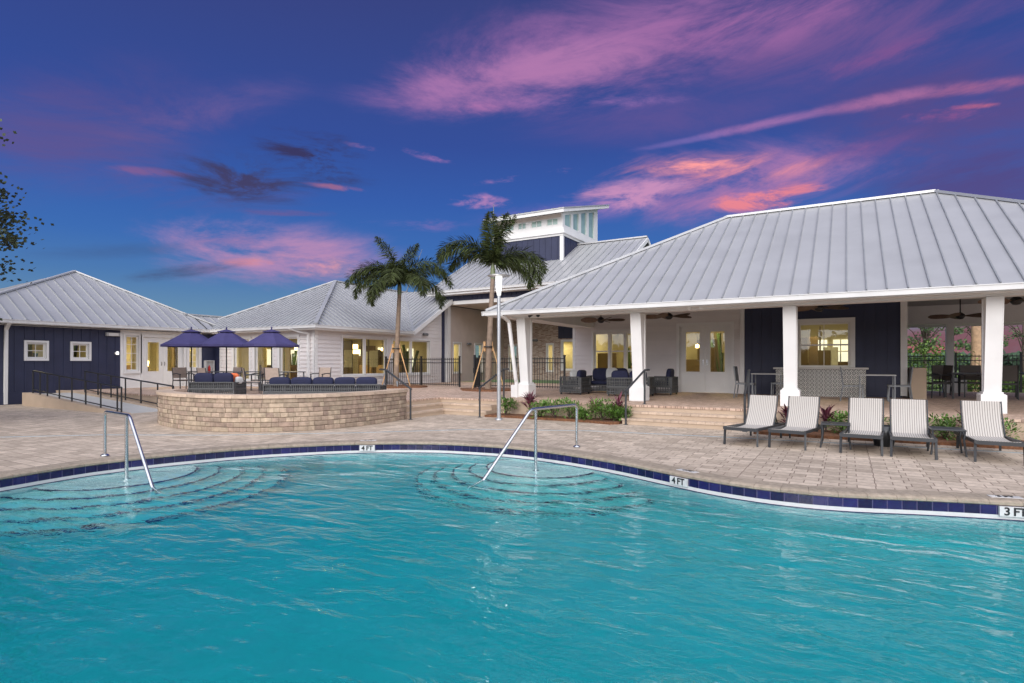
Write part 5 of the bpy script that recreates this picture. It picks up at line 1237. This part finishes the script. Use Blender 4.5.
# overhanging tree at the left edge
def tree(x,y,z,h,r,label,leafm,nclump,seed,kind='tree',leaf=.09,per=60,trunkh=.45,group=None,bias=(0,0)):
    R=random.Random(seed); t=thing(kind,label,'tree',(x,y,z),group); tr=MB(); cr_=MB()
    top=Vector((x+bias[0]*.2,y+bias[1]*.2,z+h*.9)); tr.tube([(x,y,z),(x+.05,y,z+h*trunkh*.5),(x,y+.05,z+h*trunkh),top],[.035*h*.6,.028*h*.6,.022*h*.6,.01],8)
    for k in range(nclump):
        u=Vector((R.gauss(0,1),R.gauss(0,1),R.gauss(0,1))); u.normalize(); q=R.uniform(.35,1)**.5
        c=Vector((x+bias[0],y+bias[1],z+h*(trunkh+1)/2))+Vector((u.x*r*q,u.y*r*q,u.z*h*(1-trunkh)/2*q))
        st_=Vector((x,y,z+h*(trunkh+.25*R.random()))); md_=st_.lerp(c,.5)+Vector((0,0,.12*h*R.random())); tr.tube([st_,md_,c],[.012*h*.5,.008*h*.5,.004],5)
        cs_=r*(R.uniform(.07,.15) if nclump>100 else R.uniform(.14,.26))
        for j in range(per):
            v=Vector((R.gauss(0,1),R.gauss(0,1),R.gauss(0,.6)))*cs_*.6; p=c+v; d=Vector((R.uniform(-1,1),R.uniform(-1,1),R.uniform(-.6,.6))).normalized()
            w=d.orthogonal().normalized()*leaf*.42; e=p+d*leaf; mm=p+d*leaf*.5
            cr_.faces([p,mm+w,e,mm-w],[(0,1,2,3)],R.random())
    tr.build('trunk',BARK,t); cr_.build('crown',leafm,t)
tree(-20.2,2.8,0,8.9,3.9,'dark leafy tree reaching in at the left edge of the view',OLEAF,250,5,leaf=.10,per=150,trunkh=.16)
# garden beyond the porch

tree(3.5,36.5,0,5.2,1.6,'slender leafy tree in the garden left of the rear column',mat('garden_tree_leaf',(.07,.12,.04),.6,var=.4,vs_=3,tint=.5),20,9,leaf=.15,per=60,trunkh=.35,group='garden trees behind the porch')
tree(6.6,42.0,0,6.3,1.9,'leafy tree behind the straight palm trunk in the garden',mat('garden_tree_leaf',(.07,.12,.04),.6,var=.4,vs_=3,tint=.5),11,12,leaf=.2,per=60,trunkh=.35,group='garden trees behind the porch')
tree(9.1,44.8,0,5.6,1.8,'leafy garden tree farthest right beyond the porch',mat('garden_tree_leaf',(.07,.12,.04),.6,var=.4,vs_=3,tint=.5),10,14,leaf=.16,per=60,trunkh=.35,group='garden trees behind the porch')
gp_=thing('garden_palm','straight tan palm trunk standing in the garden seen through the porch','palm tree',(5.83,38.2,0)); a=MB(); a.tube([(5.83,38.2,0),(5.88,38.2,2.5),(5.83,38.2,6.8)],[.27,.22,.2],12); a.build('trunk',mat('tan_palm_trunk',(.42,.27,.16),.85,var=.3,vs_=6,bump=1.,bs=14),gp_)
for k in range(9):
    an=2*pi*k/9; f=MB(); h=Vector((math.cos(an),math.sin(an),0)); p=Vector((5.83,38.2,6.8)); e=.9; prev=p.copy()
    for j in range(10):
        p2=p+(h*math.cos(e)+Vector((0,0,math.sin(e))))*.28; e-=.2; sd_=Vector((-h.y,h.x,-.4)).normalized(); f.bar(p,p2,.04,.02)
        for s in (-1,1): f.faces([p,p+sd_*s*.6*(1 if s>0 else 1)+h*.3-Vector((0,0,.25 if s<0 else 0)),p2],[(0,1,2)],rnd.random())
        p=p2
    f.build('frond',PLEAF,gp_)
for (x,y,h,l) in ((2.6,31.5,2.5,'broad leafy hedge plant behind the garden fence at far left of the porch'),(3.7,32.5,2.2,'broad leafy hedge plant behind the garden fence left of the rear column'),(4.6,31.5,.95,'low green shrub behind the garden fence, right of the rear column'),(5.6,32.0,.9,'low green shrub behind the garden fence beside the palm trunk'),(6.6,32.5,.9,'low green shrub behind the garden fence at the right edge')):
    t=thing('garden_shrub',l,'shrub',(x,y,0),'shrubs behind the garden fence'); a=MB()
    for k in range(650):
        u=Vector((rnd.gauss(0,.5),rnd.gauss(0,.35),rnd.uniform(0.05,1)**.8*h)); d=Vector((rnd.uniform(-1,1),rnd.uniform(-1,1),rnd.uniform(0,1.2)))
        leafquad(a,(x+u.x,y+u.y,u.z*1.0),d,.085,.2,rnd.random(),.3)
    a.build('foliage',mat('bright_hedge_leaf',(.12,.20,.03),.5,var=.4,vs_=5,tint=.4),t)
# distant treeline, one uneven mass of leaf clumps
a=MB(); R=random.Random(3)
for k in range(3600):
    an=R.uniform(-.75,1.35) if k%2 else R.uniform(.55,.95); dist=R.uniform(150,190); c=(RT*math.sin(an)+FW*math.cos(an))*dist
    hh=2.6+1.3*mnoise.noise(Vector((an*9,0,0)))+.8*mnoise.noise(Vector((an*40,3,0))); z=R.uniform(0,max(1,hh)); r_=R.uniform(.6,1.3)
    for j in range(5):
        p=c+Vector((R.gauss(0,r_),R.gauss(0,r_),z+R.gauss(0,.5))); d=Vector((R.gauss(0,1),R.gauss(0,1),R.gauss(0,1))).normalized()*r_*.8; e=d.orthogonal().normalized()*r_*.8
        a.faces([p-d,p+e,p+d,p-e],[(0,1,2,3)],R.random())
struct(a.build('distant_treeline',HEDGEM),'stuff')
a=MB(); R=random.Random(8)
for k in range(2600):
    an=R.uniform(-1.7,1.7); dist=R.uniform(42,52); c=(RT*math.sin(an)-FW*math.cos(an))*dist
    hh=3.8+3.0*mnoise.noise(Vector((an*5,1,0)))+2.6*mnoise.noise(Vector((an*17,3,0))); z=R.uniform(0,1)**.8*max(.8,hh); r_=R.uniform(.5,1.1)
    for j in range(4):
        p=c+Vector((R.gauss(0,r_),R.gauss(0,r_),z+R.gauss(0,.4))); d=Vector((R.gauss(0,1),R.gauss(0,1),R.gauss(0,1))).normalized()*r_*.7; e=d.orthogonal().normalized()*r_*.7
        a.faces([p-d,p+e,p+d,p-e],[(0,1,2,3)],R.random())
struct(a.build('far_bank_treeline',HEDGEM),'stuff')

# ================================================================== UMBRELLAS AND FURNITURE
um=proto('patio_umbrella','umbrella','violet umbrellas on the terrace')
a=MB(); a.tube([(0,0,0),(0,0,2.32)],.022,8); a.build('pole',BLACK,um)
a=MB(); a.lathe((0,0,0),[(0,.0),(.24,0),(.24,.05),(.05,.09),(.04,.25),(0,.25)],20); a.build('base',BLACK,um)
a=MB(); N=8; RR=.98
def umr(r,k,z): return (r*math.cos(2*pi*k/N),r*math.sin(2*pi*k/N),z)
prof=[(.26,2.16),(.5,2.0),(.76,1.84),(RR,1.72),(RR,1.64)]
for k in range(N):
    for (r0,z0),(r1,z1) in zip(prof[:-1],prof[1:]):
        a.poly([umr(r0,k,z0),umr(r1,k,z1),umr(r1,k+1,z1),umr(r0,k+1,z0)],.5); 
    m0=umr(RR,k,1.61); 
a.build('canopy',UMB,um)
a=MB()
for k in range(N): a.poly([umr(.31,k,2.21),umr(.31,k+1,2.21),(0,0,2.30)]); a.poly([umr(.31,k,2.18),umr(.31,k+1,2.18),umr(.31,k+1,2.21),umr(.31,k,2.21)])
a.build('vent',UMB,um)
for k in range(N): a=MB(); a.bar(umr(.03,k,2.20),umr(RR-.02,k,1.70),.018,.014); a.build('rib',BLACK,um)
a=MB(); a.lathe((0,0,2.30),[(0,.0),(.03,0),(.02,.05),(.03,.07),(0,.1)],10); a.build('finial',UMB,um)
UP=((-20.85,12.1,'violet patio umbrella farthest left, in front of the double doors'),(-19.73,12.76,'violet patio umbrella in the middle of the three'),(-18.29,13.6,'violet patio umbrella farthest right of the three'))
for (x,y,l),r in zip(UP,(.2,.1,.3)): place(um,(x,y,FL),r,l)
tbp=proto('dining_table','table','dining tables on the terrace')
a=MB(); a.box(-.5,.5,-.5,.5,.70,.73,bev=.008); a.build('table_top',GREYMETAL,tbp)
for sx in (-1,1):
    for sy in (-1,1): a=MB(); a.bar((sx*.45,sy*.45,0),(sx*.45,sy*.45,.70),.04,.04); a.build('leg',GREYMETAL,tbp)
for (x,y,l) in ((-20.85,12.1,'grey dining table under the leftmost umbrella'),(-19.73,12.76,'grey dining table under the middle umbrella'),(-18.29,13.6,'grey dining table under the rightmost umbrella')):
    # tables stand beside the umbrella poles, which pass just behind them
    place(tbp,(x+.0,y+.62,FL),0,l)
def make_chair(name,group,fr_m,sl_m,cat='chair',arms=True,seat=.42,back=.88):
    c=proto(name,cat,group)
    for s in (-1,1):
        a=MB(); a.bar((s*.26,-.24,0),(s*.26,-.22,seat+.2 if arms else seat),.03,.03); a.build('leg',fr_m,c)
        a=MB(); a.tube([(s*.26,.30,0),(s*.26,.24,seat),(s*.26,.30,back)],.017,6); a.build('leg',fr_m,c)
        if arms: a=MB(); a.tube([(s*.26,-.26,seat+.20),(s*.27,.0,seat+.235),(s*.26,.25,seat+.22)],.02,6); a.build('armrest',fr_m,c)
    a=MB(); a.box(-.25,.25,-.25,.25,seat-.02,seat,bev=.004); a.build('seat',sl_m,c)
    a=MB(); a.hexa([(-.25,.235,seat+.06),(.25,.235,seat+.06),(.25,.25,seat+.06),(-.25,.25,seat+.06)],[(-.25,.285,back),(.25,.285,back),(.25,.30,back),(-.25,.30,back)]); a.build('backrest',sl_m,c)
    a=MB(); a.bar((-.26,-.23,seat-.03),(.26,-.23,seat-.03),.03,.03); a.bar((-.26,.24,seat-.03),(.26,.24,seat-.03),.03,.03); a.bar((-.26,-.23,seat-.03),(-.26,.24,seat-.03),.03,.03); a.bar((.26,-.23,seat-.03),(.26,.24,seat-.03),.03,.03); a.build('seat_frame',fr_m,c)
    return c
tch=make_chair('dining_chair','tan sling chairs on the left terrace',CHAR,SLINGB)
for (x,y,r,l) in ((-21.7,12.3,pi/2,'tan sling chair at the far left dining table'),(-20.9,13.7,0,'tan sling chair behind the leftmost umbrella pole'),(-19.4,11.9,pi,'tan sling chair with its back to the pool at the middle umbrella'),(-19.3,13.9,.2,'tan sling chair behind the middle umbrella table'),(-17.55,12.3,pi-.5,'tan sling chair right of the navy loveseat, left of the pair'),(-16.9,12.75,pi+.4,'tan sling chair right of the navy loveseat, right of the pair'),(-17.3,15.0,.2,'tan sling chair before the rightmost front window')):
    place(tch,(x,y,FL),r,l)
def cush(mb,c,sx,sy,sz,rz__=0,tilt=0,n=8,p=.45):
    """plump pillow block: rounded super-ellipsoid"""
    Mx=Matrix.Translation(c)@Matrix.Rotation(rz__,4,'Z')@Matrix.Rotation(tilt,4,'X'); V_=[];fs=[]; nu,nv_=20,10
    sg=lambda v,e: math.copysign(abs(v)**e,v)
    for i in range(nv_+1):
        ph=-pi/2+pi*i/nv_
        for j in range(nu):
            th_=2*pi*j/nu; V_.append(Mx@Vector((sx/2*sg(math.cos(ph),p)*sg(math.cos(th_),p),sy/2*sg(math.cos(ph),p)*sg(math.sin(th_),p),sz/2*sg(math.sin(ph),.6))))
    for i in range(nv_):
        for j in range(nu): fs.append((i*nu+j,i*nu+(j+1)%nu,(i+1)*nu+(j+1)%nu,(i+1)*nu+j))
    mb.faces(V_,fs,.5,True)
def sofa(label,loc,rz__,W,seats,backh=.68,cat='sofa',name='wicker_sofa',depth=.8,cushtop=.80,armh=.62,group=None,arms=(1,1)):
    """seats face local -y; wicker shell, seat and back cushions"""
    t=thing(name,label,cat,(0,0,0),group); hw_=W/2
    def wick(x0,x1,y0,y1,z0,z1):
        # open woven strap panel on a slim frame
        lx,ly=x1-x0,y1-y0
        if lx>.3 and ly>.3:
            e=.03; wick(x0,x1,y0,y0+e,z0,z1); wick(x0,x1,y1-e,y1,z0,z1); wick(x0,x0+e,y0+e,y1-e,z0,z1); wick(x1-e,x1,y0+e,y1-e,z0,z1); a.box(x0+e,x1-e,y0+e,y1-e,z1-.03,z1-.005); return
        alongx=lx>ly; L_=lx if alongx else ly; c_=(y0+y1)/2 if alongx else (x0+x1)/2; h_=(ly if alongx else lx)/2
        def strip(u0,u1,w0,w1,t):
            if alongx: a.box(x0+u0,x0+u1,c_-t,c_+t,w0,w1,rnd.random())
            else: a.box(c_-t,c_+t,y0+u0,y0+u1,w0,w1,rnd.random())
        strip(0,L_,z1-.035,z1,h_); strip(0,L_,z0,z0+.03,h_*.95)
        for u in (0,L_-.03): strip(u,u+.03,z0+.031,z1-.036,h_*.98)
        u=.05
        while u<L_-.06: strip(u,u+.028,z0+.031,z1-.036,min(h_*.4,.012)); u+=.055
        w=z0+.075
        while w<z1-.07: strip(.031,L_-.031,w,w+.022,min(h_*.6,.018)); w+=.085
        return
        # woven verticals and bands standing proud
        nn_=max(2,int((x1-x0)/.22))
        for i in range(nn_+1): xx=x0+(x1-x0)*i/nn_; a.box(xx-.012,xx+.012,y0-.008,y1+.008,z0+.001,z1-.001)
        zz=z0+.1
        while zz<z1-.03: a.box(x0-.006,x1+.006,y0-.006,y1+.006,zz-.007,zz+.007); zz+=.1
    a=MB(); wick(-hw_,hw_,-depth/2,depth/2,.06,.28); a.build('base',WICK,t)
    a=MB(); wick(-hw_,hw_,depth/2-.09,depth/2,.285,backh-.03); a.build('backrest',WICK,t)
    for s,on in zip((-1,1),arms):
        if on: a=MB(); x0,x1=sorted((s*hw_,s*(hw_-.09))); wick(x0,x1,-depth/2,depth/2-.095,.285,armh-.02); a.build('armrest',WICK,t)
    for sx in (-1,1):
        for sy in (-1,1): a=MB(); a.box(sx*(hw_-.05)-.025,sx*(hw_-.05)+.025,sy*(depth/2-.05)-.025,sy*(depth/2-.05)+.025,0,.06); a.build('leg',BLACK,t)
    ww=(W-.2)/seats
    for i in range(seats):
        cx=-hw_+.1+ww*(i+.5); a=MB(); cush(a,(cx,-.05,.35),ww*.98,depth-.16,.16); a.build('seat_cushion',NAVYC,t)
        a=MB(); cush(a,(cx,depth/2-.17,(cushtop+.42)/2),ww*.97,.17,cushtop-.42+.04,0,-.12); a.build('back_cushion',NAVYC,t)
    t.location=loc; t.rotation_euler=(0,0,rz__); return t
dirS=math.atan2(11.2-9.76,-10.56+13.0)
# back toward the pool: seats face away from the viewer, so turn by pi
sofa('long navy cushioned wicker sofa lined up behind the curved stone wall',(-12.0,10.60,FL),dirS+pi,3.05,5,.53,cushtop=.66,armh=.48,arms=(1,1))
sofa('navy cushioned wicker loveseat left of the tan sling chairs, orange pillow on it',(-16.35,10.3,FL),dirS+pi,1.35,2,.52,cushtop=.74,armh=.50)
def pillow(label,loc,rz__,m_,s=.42,tilt=-.3):
    a=MB(); cush(a,(0,0,0),s,.13,s,0,tilt,p=.55); o=a.build('throw_pillow',m_); o.location=loc; o.rotation_euler=(0,0,rz__); tag(o,label,'pillow')
pillow('orange throw pillow on the navy loveseat',(-15.95,10.55,FL+.58),dirS+pi,ORC,.34); pillow('white throw pillow beside the orange one',(-15.78,10.60,FL+.53),dirS+pi+.9,GREYC,.22)
ct=thing('fire_table','low grey concrete table in front of the sofas on the left terrace','table',(-14.4,11.9,FL)); a=MB(); a.box(-14.9,-13.9,11.5,12.3,FL,FL+.38,bev=.02); a.build('body',CONC,ct); a=MB(); a.box(-14.95,-13.85,11.45,12.35,FL+.382,FL+.43,bev=.01); a.build('table_top',GREYMETAL,ct)
# porch seating
SG='wicker seating on the porch'
sofa('wicker armchair with a grey pillow beside the picket fence',(-7.95,17.75,FL),pi*.5+.0+pi,.8,1,.60,cushtop=.80,name='wicker_armchair',cat='armchair',group=SG)
sofa('wicker loveseat with a grey pillow below the triple window',(-7.35,19.4,FL),.25,1.5,2,.62,cushtop=.85,name='wicker_loveseat',group=SG)
sofa('wicker loveseat with its side to the pool next to the second column',(-5.95,17.6,FL),pi+.1,1.35,2,.62,cushtop=.80,name='wicker_loveseat',group=SG)
sofa('wicker armchair just right of the second column',(-5.3,19.0,FL),-pi*.5,.8,1,.62,cushtop=.85,name='wicker_armchair',cat='armchair',group=SG)
pillow('grey throw pillow on the armchair by the picket fence',(-7.95,17.75,FL+.62),.9,GREYC,.38,-.5); pillow('grey throw pillow on the loveseat below the triple window',(-7.2,19.25,FL+.68),.2,GREYC,.42)
ht=thing('hose_bib','small dark tap box low on the white wall left of the doors','tap',(-5.55,20.75,.9)); a=MB(); a.box(-5.62,-5.48,20.66,20.77,.82,.95,bev=.01); a.tube([(-5.55,20.68,.88),(-5.55,20.58,.86),(-5.55,20.56,.80)],.018,6); a.build('tap',BLACK,ht)

gch=make_chair('bistro_chair','grey chairs at the bistro tables',GREYMETAL,GREYMETAL,arms=False,seat=.45,back=.95)
for (x,y,r,l) in ((-2.62,18.35,pi/2,'grey bistro chair at the left end of the left table'),(-1.75,19.25,-pi/2,'grey bistro chair between the left bistro table and the column'),(.15,18.35,pi/2,'grey bistro chair left of the right bistro table, before the tiled counter'),(1.22,18.75,-pi/2,'grey bistro chair right of the right bistro table, near the end post')): place(gch,(x,y,FL),r,l)
bt=proto('bistro_table','table','grey bistro tables on the porch')
a=MB(); a.box(-.42,.42,-.42,.42,.71,.74,bev=.006); a.build('table_top',mat('light_grey_top',(.34,.34,.34),.4),bt)
for sx in (-1,1):
    for sy in (-1,1): a=MB(); a.bar((sx*.39,sy*.39,0),(sx*.39,sy*.39,.71),.028,.028); a.build('leg',GREYMETAL,bt)
place(bt,(-2.05,18.7,FL),0,'grey bistro table left of the third column'); place(bt,(.70,18.3,FL),0,'grey bistro table before the navy wall, right of the tiled counter')
dch=make_chair('porch_chair','dark chairs on the open end of the porch',BLACK,mat('dark_sling',(.10,.085,.075),.8),arms=True,seat=.46,back=.98)
for (x,y,r,l) in ((2.35,21.3,-1.3,'dark porch chair seen side on, nearest the tan partition'),(2.75,22.9,.3,'dark porch chair left of the rear column'),(3.35,22.3,.1,'dark porch chair right of the rear column'),(4.0,21.6,3.0,'dark porch chair left of the rightmost column, facing the garden'),(4.85,21.4,2.9,'dark porch chair just right of the rightmost column'),(5.7,21.9,-1.2,'dark porch chair at the right edge of the view'),(5.2,23.3,.2,'dark porch chair behind the right table')): place(dch,(x,y,FL),r,l)
dt=proto('porch_table','table','dark tables on the open end of the porch')
a=MB(); a.box(-.55,.55,-.45,.45,.72,.76,bev=.006); a.build('table_top',BLACK,dt)
for sx in (-1,1):
    for sy in (-1,1): a=MB(); a.bar((sx*.5,sy*.4,0),(sx*.5,sy*.4,.72),.05,.05); a.build('leg',BLACK,dt)
place(dt,(3.15,21.4,FL),.1,'dark porch table near the rear column'); place(dt,(5.0,22.4,FL),.1,'dark porch table behind the rightmost column')
pt_=thing('porch_planter','pale planter box by the garden fence, behind the dark chairs','planter',(3.6,25.9,0)); a=MB(); a.box(3.3,3.7,25.7,26.1,FL,FL+.5,bev=.01); a.build('box',CONC,pt_)
